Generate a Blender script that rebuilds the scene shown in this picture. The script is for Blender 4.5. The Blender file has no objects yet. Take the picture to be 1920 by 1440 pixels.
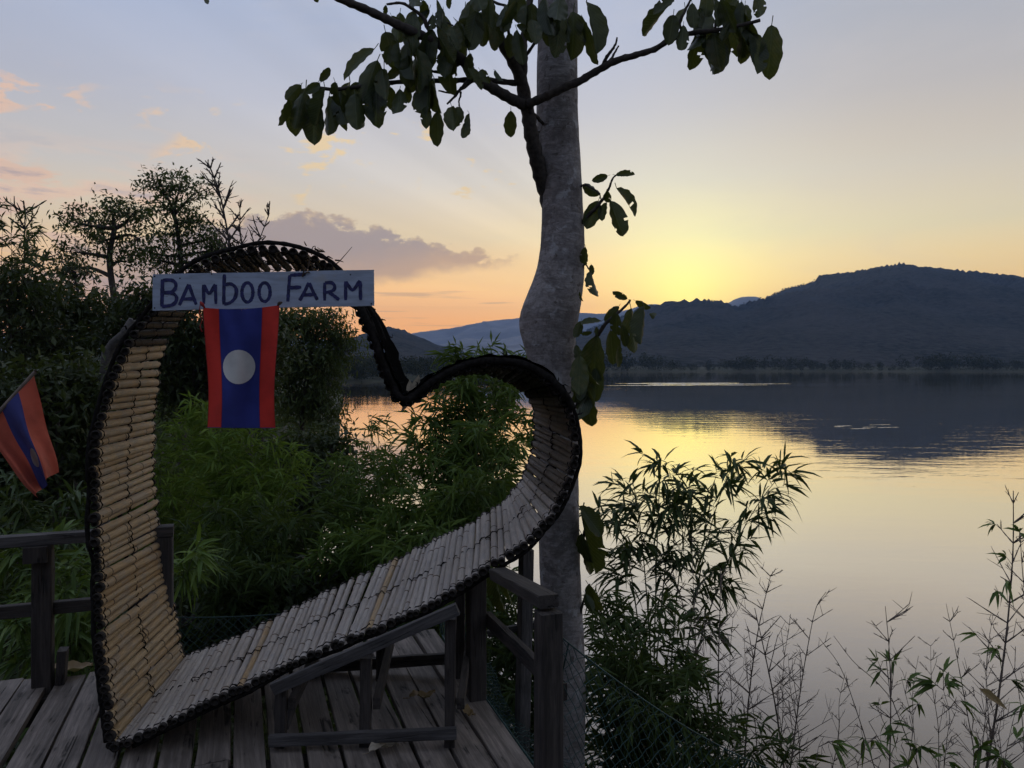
import bpy, math, random
import numpy as np
from mathutils import Vector, Matrix

# ------------------------------------------------------------------ camera, sky, sun, exposure
sc = bpy.context.scene
C = sc.collection
FPX = 1442.0          # focal length in photograph pixels (1920 wide)
HZ = 678.0            # row of the horizon
EYE = 1.55            # eye height over the deck
WATER = -5.45         # river level
cam = bpy.data.cameras.new('camera')
camo = bpy.data.objects.new('camera', cam)
C.objects.link(camo)
cam.sensor_width = 36.0
cam.lens = FPX / 1920 * 36.0
cam.shift_y = (HZ - 720) / 1920
cam.clip_start = 0.05
cam.clip_end = 60000
camo.location = (0, 0, EYE)
camo.rotation_euler = (math.pi / 2, 0, 0)
sc.camera = camo

SUN_AZ, SUN_EL = 12.6, 3.7      # degrees right of straight ahead, over the horizon (behind the ridge)
world = bpy.data.worlds.new('World')
sc.world = world
world.use_nodes = True
WT = world.node_tree


class G:
    """tiny helper to write node maths"""
    def __init__(s, nt):
        s.nt = nt

    def new(s, t, **kw):
        n = s.nt.nodes.new(t)
        for k, v in kw.items():
            setattr(n, k, v)
        return n

    def put(s, sock, v):
        if isinstance(v, bpy.types.NodeSocket):
            s.nt.links.new(v, sock)
        elif v is not None:
            sock.default_value = v

    def m(s, op, a, b=None, c=None, clamp=False):
        n = s.new('ShaderNodeMath', operation=op, use_clamp=clamp)
        for i, v in enumerate((a, b, c)):
            s.put(n.inputs[i], v)
        return n.outputs[0]

    def add(s, a, b): return s.m('ADD', a, b)
    def sub(s, a, b): return s.m('SUBTRACT', a, b)
    def mul(s, a, b): return s.m('MULTIPLY', a, b)

    def sstep(s, a, b, x):
        n = s.new('ShaderNodeMapRange', interpolation_type='SMOOTHSTEP')
        s.put(n.inputs[0], x); s.put(n.inputs[1], a); s.put(n.inputs[2], b)
        return n.outputs[0]

    def comb(s, x, y, z):
        n = s.new('ShaderNodeCombineXYZ')
        for i, v in enumerate((x, y, z)):
            s.put(n.inputs[i], v)
        return n.outputs[0]

    def noise(s, vec, scale, detail=4.0, rough=0.55, dist=0.0, dim='3D'):
        n = s.new('ShaderNodeTexNoise', noise_dimensions=dim)
        if dim == '1D':
            s.put(n.inputs['W'], vec)
        else:
            s.put(n.inputs['Vector'], vec)
        s.put(n.inputs['Scale'], scale); s.put(n.inputs['Detail'], detail)
        s.put(n.inputs['Roughness'], rough); s.put(n.inputs['Distortion'], dist)
        return n.outputs[0]

    def ramp(s, fac, stops, interp='LINEAR'):
        n = s.new('ShaderNodeValToRGB')
        n.color_ramp.interpolation = interp
        el = n.color_ramp.elements
        while len(el) < len(stops):
            el.new(0.5)
        for e, (p, c) in zip(el, stops):
            e.position = p
            e.color = tuple(c) + (1,) if len(c) == 3 else c
        s.put(n.inputs[0], fac)
        return n.outputs[0]

    def mix(s, fac, a, b, mode='MIX'):
        n = s.new('ShaderNodeMix', data_type='RGBA', blend_type=mode)
        s.put(n.inputs[0], fac)
        for i, v in ((6, a), (7, b)):
            if isinstance(v, tuple) and len(v) == 3:
                v = v + (1,)
            s.put(n.inputs[i], v)
        return n.outputs[2]


def build_sky():
    g = G(WT)
    bg = WT.nodes['Background']
    d = g.new('ShaderNodeTexCoord').outputs['Generated']
    sp = g.new('ShaderNodeSeparateXYZ'); g.put(sp.inputs[0], d)
    x, y, z = sp.outputs
    az = g.mul(g.m('ARCTAN2', x, y), 180 / math.pi)
    el = g.mul(g.m('ARCSINE', z), 180 / math.pi)
    a, e = math.radians(SUN_AZ), math.radians(SUN_EL + 0.3)
    sd = (math.sin(a) * math.cos(e), math.cos(a) * math.cos(e), math.sin(e))
    dot = g.new('ShaderNodeVectorMath', operation='DOT_PRODUCT')
    g.put(dot.inputs[0], d); dot.inputs[1].default_value = sd
    ang = g.mul(g.m('ARCCOSINE', g.m('MINIMUM', dot.outputs['Value'], 0.99999)), 180 / math.pi)
    # physically based sky underneath
    sky = g.new('ShaderNodeTexSky', sky_type='NISHITA', sun_disc=False)
    sky.sun_elevation = math.radians(SUN_EL); sky.sun_rotation = math.radians(SUN_AZ)
    sky.dust_density = 2.0; sky.ozone_density = 2.0
    nish = g.mix(1.0, sky.outputs[0], (0.10, 0.10, 0.10), 'MULTIPLY')
    den = g.mix(1.0, nish, (1.0, 1.0, 1.0), 'ADD')
    nish = g.mix(1.0, nish, den, 'DIVIDE')            # soft shoulder, as the camera's exposure blend has
    f = g.m('DIVIDE', g.m('MAXIMUM', el, 0.0), 90.0)
    sunset = g.ramp(f, [(0.0, (2.30, .86, .10)), (.035, (2.25, .92, .13)), (.065, (1.75, .98, .30)), (.10, (1.18, .90, .52)),
                        (.145, (.87, .80, .72)), (.20, (.65, .66, .75)), (.26, (.53, .60, .79)), (.33, (.52, .60, .79)), (.5, (.50, .58, .78)), (1, (.48, .56, .76))])
    east = g.ramp(f, [(0.0, (.15, .16, .24)), (.10, (.19, .21, .31)), (.25, (.24, .29, .43)), (.45, (.36, .43, .61)), (1, (.48, .56, .76))])
    ca = g.m('COSINE', g.mul(g.sub(az, SUN_AZ), math.pi / 180))
    col = g.mix(g.sstep(-0.30, 0.92, ca), east, sunset)
    col = g.mix(0.16, col, nish)
    # glow about the sun
    g1 = g.m('EXPONENT', g.mul(g.m('POWER', g.m('DIVIDE', ang, 4.2), 1.2), -1.0))
    g2 = g.m('EXPONENT', g.mul(g.m('POWER', g.m('DIVIDE', ang, 17.0), 1.5), -1.0))
    low = g.sstep(24.0, 3.0, el)

    def addglow(col, k, c):
        n = g.new('ShaderNodeVectorMath', operation='SCALE')
        n.inputs[0].default_value = c; g.put(n.inputs['Scale'], k)
        return g.mix(1.0, col, n.outputs[0], 'ADD')
    tint = g.mix(g.sstep(5.0, 16.0, el), (.87, 1.03, 1.12), (.94, .885, .78))
    col = g.mix(g.sstep(4.0, 28.0, az), col, g.mix(1.0, col, tint, 'MULTIPLY'))
    col = addglow(col, g.mul(g2, low), (.08, .08, .0))
    col = addglow(col, g2, (.15, .13, .10))
    col = addglow(col, g1, (.60, .92, .04))
    # faint rays fanning out from behind the ridge
    phi = g.m('ARCTAN2', g.sub(el, SUN_EL + .4), g.sub(az, SUN_AZ))
    ray = g.sub(g.noise(phi, 5.0, 3.0, 0.6, dim='1D'), 0.5)
    ray = g.mul(g.mul(ray, g.sstep(4.0, 14.0, ang)), g.mul(g.mul(g.sstep(60.0, 25.0, ang), g.sstep(9.0, -4.0, az)), 0.26))
    rs = g.add(1.0, ray)
    n = g.new('ShaderNodeVectorMath', operation='SCALE')
    g.put(n.inputs[0], col); g.put(n.inputs['Scale'], rs)
    col = n.outputs[0]
    # faint high streaks
    vec = g.comb(g.mul(az, 0.10), g.mul(el, 0.30), 0.0)
    streak = g.sstep(.45, .75, g.noise(vec, 0.8, 5, .6, .6))
    col = g.mix(g.mul(streak, g.mul(g.sstep(2, 8, el), .16)), col, (.80, .72, .66))
    # small broken puffs
    vec = g.comb(g.mul(az, 0.16), g.mul(el, 0.42), 3.7)
    pn = g.noise(vec, 1.55, 6, .58, .25)
    region = g.noise(g.comb(g.mul(az, .05), g.mul(el, .10), 9.1), 1.6, 2, .5)
    region = g.mul(g.sstep(.33, .55, region), g.mul(g.sstep(5.0, -6.0, az), g.mul(g.sstep(5, 9, el), g.sstep(20, 13, el))))
    thin = g.sub(0.580, g.mul(g.sstep(-14, -33, az), 0.085))
    puff = g.mul(g.sstep(0.0, .085, g.sub(pn, thin)), g.sstep(.05, .5, region))
    warm = g.mix(g.sstep(-12, -34, az), (1.0, .74, .38), (.90, .60, .43))
    shade = g.sstep(.10, .22, g.sub(pn, thin))
    pcol = g.mix(g.mul(shade, .75), warm, (.46, .37, .39))
    col = g.mix(g.mul(puff, .85), col, pcol)
    # soft pink bank low on the left
    vec = g.comb(g.mul(az, .13), g.mul(el, .55), 7.3)
    lb = g.noise(vec, 1.25, 6, .58, .3)
    lm = g.mul(g.sstep(-15, -24, az), g.mul(g.sstep(3.5, 6, el), g.sstep(15.5, 9.5, el)))
    lb2 = g.mul(g.sstep(.45, .60, lb), lm)
    lcol = g.mix(g.sstep(.56, .70, lb), (1.0, .66, .46), (.50, .40, .43))
    col = g.mix(g.mul(lb2, .8), col, lcol)
    # the long grey-mauve bank left of the trunk
    vec = g.comb(g.mul(az, 1.0), g.mul(el, 1.6), 0.0)
    n1 = g.sub(g.noise(vec, .62, 7, .60, .2), .5)
    n2 = g.sub(g.noise(vec, .30, 4, .55, .2), .5)
    top = g.m('MINIMUM', g.sub(7.5, g.mul(g.sub(az, .6), .215)), g.add(11.4, g.mul(g.add(az, 13.5), .23)))
    top = g.add(g.add(top, g.mul(n1, 3.6)), g.mul(n2, 1.6))
    bot = g.add(g.add(7.1, g.mul(g.sub(az, .6), .17)), g.mul(n2, 2.0))
    dt = g.sub(top, el)
    m1 = g.sstep(0.0, .45, dt)
    m2 = g.sstep(-.1, 1.1, g.sub(el, bot))
    m3 = g.mul(g.sstep(1.2, -0.6, az), g.sstep(-36, -22, az))
    mask = g.mul(g.mul(m1, m2), m3)
    rim = g.mul(g.sstep(.95, .10, dt), g.sstep(-.08, .12, n2))
    bcol = g.mix(g.sstep(0, 3.5, g.sub(el, bot)), (.80, .48, .26), (.43, .335, .32))
    bcol = g.mix(g.mul(rim, .75), bcol, (1.0, .70, .34))
    col = g.mix(g.mul(mask, .88), col, bcol)
    # thin dark bars low over the far hills
    bar = g.sstep(.56, .70, g.noise(g.comb(g.mul(az, .09), g.mul(el, 1.5), 5.0), 1.3, 3, .5))
    bar = g.mul(bar, g.mul(g.sstep(6.5, 4.5, el), g.mul(g.sstep(1.8, 3, el), g.sstep(6, 0, az))))
    col = g.mix(g.mul(bar, .5), col, (.60, .38, .24))
    g.put(bg.inputs[0], col)
    bg.inputs[1].default_value = 1.0


build_sky()

sun = bpy.data.lights.new('sun', 'SUN')
sun.energy = 2.0
sun.angle = math.radians(0.5)
sun.color = (1.0, 0.62, 0.30)
suno = bpy.data.objects.new('sun', sun)
C.objects.link(suno)
_a, _e = math.radians(SUN_AZ), math.radians(SUN_EL)
suno.rotation_euler = Vector((-math.sin(_a) * math.cos(_e), -math.cos(_a) * math.cos(_e), -math.sin(_e))).to_track_quat('-Z', 'Y').to_euler()

world.cycles.sampling_method = 'MANUAL'
world.cycles.sample_map_resolution = 256
vs = sc.view_settings
vs.view_transform = 'Standard'
vs.look = 'None'
vs.exposure = 0.0
vs.gamma = 1.0
vs.use_curve_mapping = False
sc.cycles.use_denoising = True
sc.cycles.max_bounces = 8
sc.cycles.diffuse_bounces = 3
sc.cycles.transparent_max_bounces = 8

R = np.random.default_rng(7)
random.seed(7)


# ------------------------------------------------------------------ helpers
def px(u, v, Y):
    """world point seen at photograph pixel (u, v) standing Y metres in front of the camera"""
    return np.array([(u - 960) / FPX * Y, Y, EYE - (v - HZ) / FPX * Y])


def nrm(a):
    a = np.asarray(a, float)
    return a / np.maximum(np.linalg.norm(a, axis=-1, keepdims=True), 1e-9)


class MB:
    """collects triangles and quads, then links them as one mesh object"""
    def __init__(s):
        s.v = []; s.t = []; s.q = []; s.n = 0; s.frame = None

    def put(s, V, T=None, Q=None):
        V = np.asarray(V, float).reshape(-1, 3)
        if T is not None and len(T):
            s.t.append(np.asarray(T, int).reshape(-1, 3) + s.n)
        if Q is not None and len(Q):
            s.q.append(np.asarray(Q, int).reshape(-1, 4) + s.n)
        s.v.append(V); s.n += len(V)

    def tube(s, P, r, sides=6, caps=True):
        P = np.asarray(P, float); k = len(P)
        r = np.broadcast_to(np.asarray(r, float), (k,))
        T = nrm(np.gradient(P, axis=0))
        ref = np.array([0, 0, 1.0]) if abs(T[0][2]) < .9 else np.array([1.0, 0, 0])
        A = np.zeros_like(P)
        a = ref
        for i in range(k):
            a = a - T[i] * np.dot(a, T[i]); a = a / max(np.linalg.norm(a), 1e-9); A[i] = a
        B = np.cross(T, A)
        th = np.arange(sides) * 2 * math.pi / sides
        V = (P[:, None, :] + r[:, None, None] * (np.cos(th)[None, :, None] * A[:, None, :] + np.sin(th)[None, :, None] * B[:, None, :])).reshape(-1, 3)
        i, j = np.meshgrid(np.arange(k - 1), np.arange(sides), indexing='ij')
        j2 = (j + 1) % sides
        Q = np.stack([i * sides + j, i * sides + j2, (i + 1) * sides + j2, (i + 1) * sides + j], -1).reshape(-1, 4)
        Tt = []
        if caps:
            for b in (0, (k - 1) * sides):
                for q in range(1, sides - 1):
                    Tt.append((b, b + q + 1, b + q) if b == 0 else (b, b + q, b + q + 1))
        s.put(V, Tt, Q)
        return s

    def box(s, c, ax, ay, az, hx, hy, hz):
        """box about c with unit axes and half sizes"""
        c = np.asarray(c, float)
        V = [c + sx * hx * np.asarray(ax) + sy * hy * np.asarray(ay) + sz * hz * np.asarray(az)
             for sx in (-1, 1) for sy in (-1, 1) for sz in (-1, 1)]
        Q = [(0, 1, 3, 2), (4, 6, 7, 5), (0, 4, 5, 1), (2, 3, 7, 6), (0, 2, 6, 4), (1, 5, 7, 3)]
        s.put(V, None, Q)
        return s

    def beam(s, p0, p1, w, h, up=(0, 0, 1), wob=0.0, seg=1, ch=.06):
        """sawn timber from p0 to p1, chamfered edges, w across, h along up"""
        p0 = np.asarray(p0, float); p1 = np.asarray(p1, float)
        d = nrm(p1 - p0); up = np.asarray(up, float)
        a = nrm(np.cross(d, up)); b = np.cross(a, d)
        if s.n == 0:
            s.frame = (p0, a, d, b)
        c = min(w, h) * ch
        prof = [(-w / 2 + c, -h / 2), (w / 2 - c, -h / 2), (w / 2, -h / 2 + c), (w / 2, h / 2 - c),
                (w / 2 - c, h / 2), (-w / 2 + c, h / 2), (-w / 2, h / 2 - c), (-w / 2, -h / 2 + c)]
        k = seg + 1
        V = []
        for i in range(k):
            o = p0 + (p1 - p0) * i / seg
            for (x, y) in prof:
                jx, jy = R.normal(0, wob, 2) if wob else (0, 0)
                V.append(o + a * (x + jx) + b * (y + jy))
        Q = [(i * 8 + j, i * 8 + (j + 1) % 8, (i + 1) * 8 + (j + 1) % 8, (i + 1) * 8 + j) for i in range(seg) for j in range(8)]
        T = []
        for q in range(1, 7):
            T.append((0, q + 1, q)); T.append((seg * 8, seg * 8 + q, seg * 8 + q + 1))
        s.put(V, T, Q)
        return s

    def leaves(s, P, D, N, L, W, droop=.25, hi=False):
        """lance-shaped leaves: P base, D direction, N upper side, L length, W width"""
        P = np.asarray(P, float); D = nrm(D); m = len(P)
        if m == 0:
            return s
        L = np.broadcast_to(np.asarray(L, float), (m,))[:, None]
        W = np.broadcast_to(np.asarray(W, float), (m,))[:, None]
        S = nrm(np.cross(D, N)); U = np.cross(S, D)
        g = np.array([0, 0, -1.0])
        if hi:
            c1 = P + D * L * .30 + g * droop * L * .09; c2 = P + D * L * .66 + g * droop * L * .42; tip = P + D * L + g * droop * L
            V = np.stack([P, c1 + S * W * .5 + U * W * .16, c1, c1 - S * W * .5 + U * W * .16, c2 + S * W * .36 + U * W * .12, c2, c2 - S * W * .36 + U * W * .12, tip], 1).reshape(-1, 3)
            b = np.arange(m)[:, None] * 8
            T = np.concatenate([b + np.array([[0, 1, 2]]), b + np.array([[0, 2, 3]]), b + np.array([[4, 7, 5]]), b + np.array([[5, 7, 6]])])
            Q = np.concatenate([b + np.array([[1, 4, 5, 2]]), b + np.array([[2, 5, 6, 3]])])
            s.put(V, T, Q)
        else:
            c = P + D * L * .42 + g * droop * L * .2; tip = P + D * L + g * droop * L
            V = np.stack([P, c + S * W * .5 + U * W * .12, tip, c - S * W * .5 + U * W * .12], 1).reshape(-1, 3)
            b = np.arange(m)[:, None] * 4
            s.put(V, np.concatenate([b + np.array([[0, 1, 2]]), b + np.array([[0, 2, 3]])]))
        return s

    def mesh(s, name, smooth=False):
        V = np.concatenate(s.v).astype(np.float32)
        t = np.concatenate(s.t) if s.t else np.zeros((0, 3), int)
        q = np.concatenate(s.q) if s.q else np.zeros((0, 4), int)
        me = bpy.data.meshes.new(name)
        me.vertices.add(len(V)); me.vertices.foreach_set('co', V.ravel())
        li = np.concatenate([t.ravel(), q.ravel()]).astype(np.int32)
        me.loops.add(len(li)); me.loops.foreach_set('vertex_index', li)
        n = len(t) + len(q)
        st = np.concatenate([np.arange(len(t)) * 3, len(t) * 3 + np.arange(len(q)) * 4]).astype(np.int32)
        me.polygons.add(n); me.polygons.foreach_set('loop_start', st)
        me.polygons.foreach_set('use_smooth', np.full(n, bool(smooth)))
        me.update(calc_edges=True)
        return me

    def build(s, name, mat, parent=None, smooth=False, origin=None):
        if s.frame is not None and origin is None:          # timber: local axes along the piece, so the grain follows it
            p0, a, d, u = s.frame
            B = np.stack([a, d, np.cross(a, d)], 1)
            s.v = [(v - p0) @ B for v in s.v]
            me = s.mesh(name, smooth); me.materials.append(mat)
            o = bpy.data.objects.new(name, me); C.objects.link(o)
            m4 = Matrix(B.tolist()).to_4x4(); m4.translation = Vector(p0)
            if parent is not None:
                o.parent = parent
                m4 = Matrix.Translation(-Vector(parent.location)) @ m4
            o.matrix_local = m4
            return o
        if origin is not None:
            s.v = [v - np.asarray(origin) for v in s.v]
        me = s.mesh(name, smooth)
        me.materials.append(mat)
        return link(name, me, parent, origin)


def link(name, me, parent=None, origin=None):
    o = bpy.data.objects.new(name, me)
    C.objects.link(o)
    if origin is not None:
        o.location = Vector(origin)
    if parent is not None:
        o.parent = parent
        if origin is None:          # vertices given in world space
            o.matrix_parent_inverse = Matrix.Translation(-Vector(parent.location))
        else:
            o.location = Vector(origin) - Vector(parent.location)
    return o


def thing(name, label, cat, loc, group=None):
    o = bpy.data.objects.new(name, None)
    C.objects.link(o)
    o.empty_display_size = .1
    o.location = Vector(loc)
    return tag(o, label, cat, group)


def tag(o, label, cat, group=None):
    o['label'] = label; o['category'] = cat
    if group:
        o['group'] = group
    return o


def kind(o, k, label=None):
    o['kind'] = k
    if label:
        o['label'] = label
    return o


def spline(pts, n):
    """Catmull-Rom through pts, n samples evenly spread"""
    P = np.asarray(pts, float)
    P = np.vstack([2 * P[0] - P[1], P, 2 * P[-1] - P[-2]])
    out = []
    k = len(P) - 3
    for i in range(k):
        t = np.linspace(0, 1, 16, endpoint=(i == k - 1))[:, None]
        a, b, c, d = P[i:i + 4]
        out.append(.5 * ((2 * b) + (-a + c) * t + (2 * a - 5 * b + 4 * c - d) * t ** 2 + (-a + 3 * b - 3 * c + d) * t ** 3))
    Q = np.vstack(out)
    s = np.concatenate([[0], np.cumsum(np.linalg.norm(np.diff(Q, axis=0), axis=1))])
    u = np.linspace(0, s[-1], n)
    return np.stack([np.interp(u, s, Q[:, j]) for j in range(Q.shape[1])], 1)


# cheap value noise for shaping meshes
def vnoise(X, Y, seed=0):
    def h(i, j):
        n = (i.astype(np.int64) * 374761393 + j.astype(np.int64) * 668265263 + seed * 974711) & 0x7fffffff
        n = (n ^ (n >> 13)) * 1274126177 & 0x7fffffff
        return ((n ^ (n >> 16)) & 0xffff) / 65535.0
    i = np.floor(X); j = np.floor(Y); fx = X - i; fy = Y - j
    fx = fx * fx * (3 - 2 * fx); fy = fy * fy * (3 - 2 * fy)
    return (h(i, j) * (1 - fx) + h(i + 1, j) * fx) * (1 - fy) + (h(i, j + 1) * (1 - fx) + h(i + 1, j + 1) * fx) * fy - .5


def fbm(X, Y, octs=4, seed=0):
    s = 0; a = 1.0; f = 1.0
    for k in range(octs):
        s = s + a * vnoise(X * f, Y * f, seed + k * 17); a *= .5; f *= 2.03
    return s


# ------------------------------------------------------------------ materials
def mat(name, fn):
    m = bpy.data.materials.new(name)
    m.use_nodes = True
    g = G(m.node_tree)
    b = m.node_tree.nodes['Principled BSDF']
    fn(g, b, m.node_tree)
    return m


def bump(g, b, h, dist, strength=1.0):
    n = g.new('ShaderNodeBump')
    n.inputs['Distance'].default_value = dist; n.inputs['Strength'].default_value = strength
    g.put(n.inputs['Height'], h); g.put(b.inputs['Normal'], n.outputs[0])


def obj_xyz(g, sx=1, sy=1, sz=1):
    t = g.new('ShaderNodeTexCoord').outputs['Object']
    mp = g.new('ShaderNodeMapping'); g.put(mp.inputs[0], t)
    mp.inputs['Scale'].default_value = (sx, sy, sz)
    return mp.outputs[0]


def rnd(g):
    return g.new('ShaderNodeObjectInfo').outputs['Random']


def m_bamboo(c_lo, c_hi, grey, spec=.35):
    def f(g, b, nt):
        r = rnd(g)
        off = g.new('ShaderNodeVectorMath', operation='ADD')
        g.put(off.inputs[0], obj_xyz(g, 2.2, 5.0, 2.2)); g.put(off.inputs[1], g.comb(g.mul(r, 57), g.mul(r, 31), g.mul(r, 83)))
        st = g.noise(off.outputs[0], 1.7, 5, .65)                   # long fibres
        off2 = g.new('ShaderNodeVectorMath', operation='ADD')
        g.put(off2.inputs[0], obj_xyz(g, .45, 7.0, .45)); g.put(off2.inputs[1], g.comb(g.mul(r, 91), g.mul(r, 17), g.mul(r, 39)))
        bl = g.noise(off2.outputs[0], 1.0, 4, .62)                  # weathered lengths
        sp = g.noise(off2.outputs[0], 5.0, 3, .7)
        col = g.mix(r, c_lo + (1,), c_hi + (1,))
        col = g.mix(g.mul(g.sstep(.42, .68, st), .42), col, tuple(x * .42 for x in c_lo) + (1,))
        col = g.mix(g.mul(g.sstep(.44, .62, bl), .6), col, grey + (1,))
        col = g.mix(g.mul(g.sstep(.62, .72, sp), .5), col, tuple(x * .22 for x in c_lo) + (1,))
        g.put(b.inputs['Base Color'], col)
        b.inputs['Roughness'].default_value = .5
        b.inputs['Specular IOR Level'].default_value = spec
        bump(g, b, st, .05, .5)
    return f


M = {}
M['bamboo_gold'] = mat('bamboo_gold', m_bamboo((.58, .37, .17), (.74, .54, .30), (.46, .38, .29)))
M['bamboo_grey'] = mat('bamboo_grey', m_bamboo((.54, .46, .39), (.70, .63, .56), (.46, .42, .40)))  # seat greyer than the wall: weathering plus cooler sky light put into the colour


def m_wood(c1, c2, sx, sy, sz, rough=.8):
    def f(g, b, nt):
        r = rnd(g)
        off = g.new('ShaderNodeVectorMath', operation='ADD')
        g.put(off.inputs[0], obj_xyz(g, sx, sy, sz)); g.put(off.inputs[1], g.comb(g.mul(r, 41), g.mul(r, 73), g.mul(r, 11)))
        gr = g.noise(off.outputs[0], 1.0, 6, .68, .5)
        fine = g.noise(off.outputs[0], 3.1, 4, .7, .2)
        big = g.noise(obj_xyz(g, 3, 1.5, 3), 2.0, 4, .65)
        crack = g.sstep(.035, .0, g.m('ABSOLUTE', g.sub(g.noise(off.outputs[0], .55, 2, .5, .8), .5)))
        crack = g.mul(crack, g.sstep(.5, .62, big))
        col = g.mix(g.sstep(.34, .64, gr), c1 + (1,), c2 + (1,))
        col = g.mix(g.mul(g.sstep(.40, .65, fine), .5), col, tuple(x * .45 for x in c1) + (1,))
        col = g.mix(g.mul(g.sstep(.45, .68, big), .6), col, tuple(x * .5 for x in c1) + (1,))
        col = g.mix(g.mul(r, .45), col, tuple(x * .55 for x in c2) + (1,))
        col = g.mix(crack, col, (.008, .007, .006, 1))
        g.put(b.inputs['Base Color'], col)
        b.inputs['Roughness'].default_value = rough
        bump(g, b, g.sub(g.add(gr, g.mul(fine, .5)), crack), .005, 1.0)
    return f


M['plank'] = mat('plank', m_wood((.12, .098, .082), (.30, .25, .215), 24, 1.3, 24, .72))
M['timber'] = mat('timber', m_wood((.026, .021, .019), (.085, .070, .062), 34, 2.2, 34, .8))
M['timber_grey'] = mat('timber_grey', m_wood((.045, .041, .041), (.13, .12, .118), 34, 2.2, 34, .8))


def m_plain(c, rough=.6, var=.0, scale=30, spec=.4):
    def f(g, b, nt):
        b.inputs['Specular IOR Level'].default_value = spec
        if var:
            n = g.noise(obj_xyz(g), scale, 4, .6)
            g.put(b.inputs['Base Color'], g.mix(g.sstep(.3, .7, n), tuple(x * (1 - var) for x in c) + (1,), tuple(min(1, x * (1 + var)) for x in c) + (1,)))
        else:
            b.inputs['Base Color'].default_value = c + (1,)
        b.inputs['Roughness'].default_value = rough
    return f


M['cord_black'] = mat('cord_black', m_plain((.02, .018, .017), 1.0, .4, 60, spec=.02))
M['sheet_black'] = mat('sheet_black', m_plain((.006, .006, .006), 1.0, .4, 40, spec=0))
M['cord_brown'] = mat('cord_brown', m_plain((.07, .045, .03), .8, .4, 60))
M['cord_red'] = mat('cord_red', m_plain((.35, .03, .03), .8))
M['net_green'] = mat('net_green', m_plain((.025, .062, .06), .6, .3, 8))


def m_sign(g, b, nt):
    v = obj_xyz(g, 1, 1, 1)
    st = g.noise(obj_xyz(g, 5, 60, 60), 1.0, 4, .6)
    bl = g.noise(v, 11, 5, .65)
    sp = g.noise(v, 60, 3, .7)
    col = g.mix(g.sstep(.35, .7, st), (.43, .50, .64, 1), (.32, .37, .47, 1))
    col = g.mix(g.mul(g.sstep(.55, .75, bl), .55), col, (.45, .42, .38, 1))
    col = g.mix(g.mul(g.sstep(.69, .74, sp), .8), col, (.22, .17, .13, 1))
    g.put(b.inputs['Base Color'], col)
    b.inputs['Roughness'].default_value = .6
    bump(g, b, st, .001, .6)


M['sign_paint'] = mat('sign_paint', m_sign)
M['letter_paint'] = mat('letter_paint', m_plain((.028, .03, .12), .5, .45, 70))


def m_cloth(c):
    def f(g, b, nt):
        v = obj_xyz(g)
        w = g.noise(v, 220, 2, .5)
        bl = g.noise(v, 7, 4, .6)
        col = g.mix(g.sstep(.35, .7, bl), c + (1,), tuple(x * .72 for x in c) + (1,))
        g.put(b.inputs['Base Color'], col)
        b.inputs['Roughness'].default_value = .85
        bump(g, b, w, .0006, .5)
        tr = g.new('ShaderNodeBsdfTranslucent'); g.put(tr.inputs[0], col)
        mx = g.new('ShaderNodeMixShader'); mx.inputs[0].default_value = .12
        nt.links.new(b.outputs[0], mx.inputs[1]); nt.links.new(tr.outputs[0], mx.inputs[2])
        nt.links.new(mx.outputs[0], nt.nodes['Material Output'].inputs[0])
    return f


M['flag_red'] = mat('flag_red', m_cloth((.74, .045, .03)))
M['flag_blue'] = mat('flag_blue', m_cloth((.032, .045, .26)))
M['flag_white'] = mat('flag_white', m_cloth((.78, .76, .72)))
M['flag_red_faded'] = mat('flag_red_faded', m_cloth((.70, .15, .09)))
M['flag_blue_faded'] = mat('flag_blue_faded', m_cloth((.06, .07, .26)))
M['flag_white_faded'] = mat('flag_white_faded', m_cloth((.45, .38, .33)))


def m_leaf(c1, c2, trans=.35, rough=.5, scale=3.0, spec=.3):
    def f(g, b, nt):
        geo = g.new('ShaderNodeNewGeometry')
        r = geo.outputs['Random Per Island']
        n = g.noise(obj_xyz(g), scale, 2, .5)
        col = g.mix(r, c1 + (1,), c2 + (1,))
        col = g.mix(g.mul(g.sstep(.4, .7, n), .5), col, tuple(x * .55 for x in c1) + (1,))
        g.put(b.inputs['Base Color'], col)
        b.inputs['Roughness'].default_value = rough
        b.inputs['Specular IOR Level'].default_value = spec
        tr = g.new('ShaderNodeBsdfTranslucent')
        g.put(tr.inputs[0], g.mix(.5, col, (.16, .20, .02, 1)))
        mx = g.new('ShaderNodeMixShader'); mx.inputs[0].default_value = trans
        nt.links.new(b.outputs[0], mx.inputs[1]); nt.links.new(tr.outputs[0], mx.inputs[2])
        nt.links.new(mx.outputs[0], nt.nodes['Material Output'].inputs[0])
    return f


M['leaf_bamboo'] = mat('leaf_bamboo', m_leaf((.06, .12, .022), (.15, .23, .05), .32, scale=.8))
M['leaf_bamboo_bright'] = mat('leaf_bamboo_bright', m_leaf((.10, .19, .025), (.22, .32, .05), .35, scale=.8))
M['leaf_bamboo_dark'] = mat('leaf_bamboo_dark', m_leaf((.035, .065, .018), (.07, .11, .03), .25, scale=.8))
M['leaf_tree'] = mat('leaf_tree', m_leaf((.04, .065, .02), (.085, .115, .035), .28, scale=.5))
M['leaf_dark'] = mat('leaf_dark', m_leaf((.028, .042, .016), (.055, .075, .026), .2, scale=.6))
M['leaf_dry'] = mat('leaf_dry', m_leaf((.26, .16, .07), (.36, .26, .13), .2, scale=8))
M['leaf_pale_dry'] = mat('leaf_pale_dry', m_leaf((.40, .33, .24), (.52, .45, .36), .15, scale=14))


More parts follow.
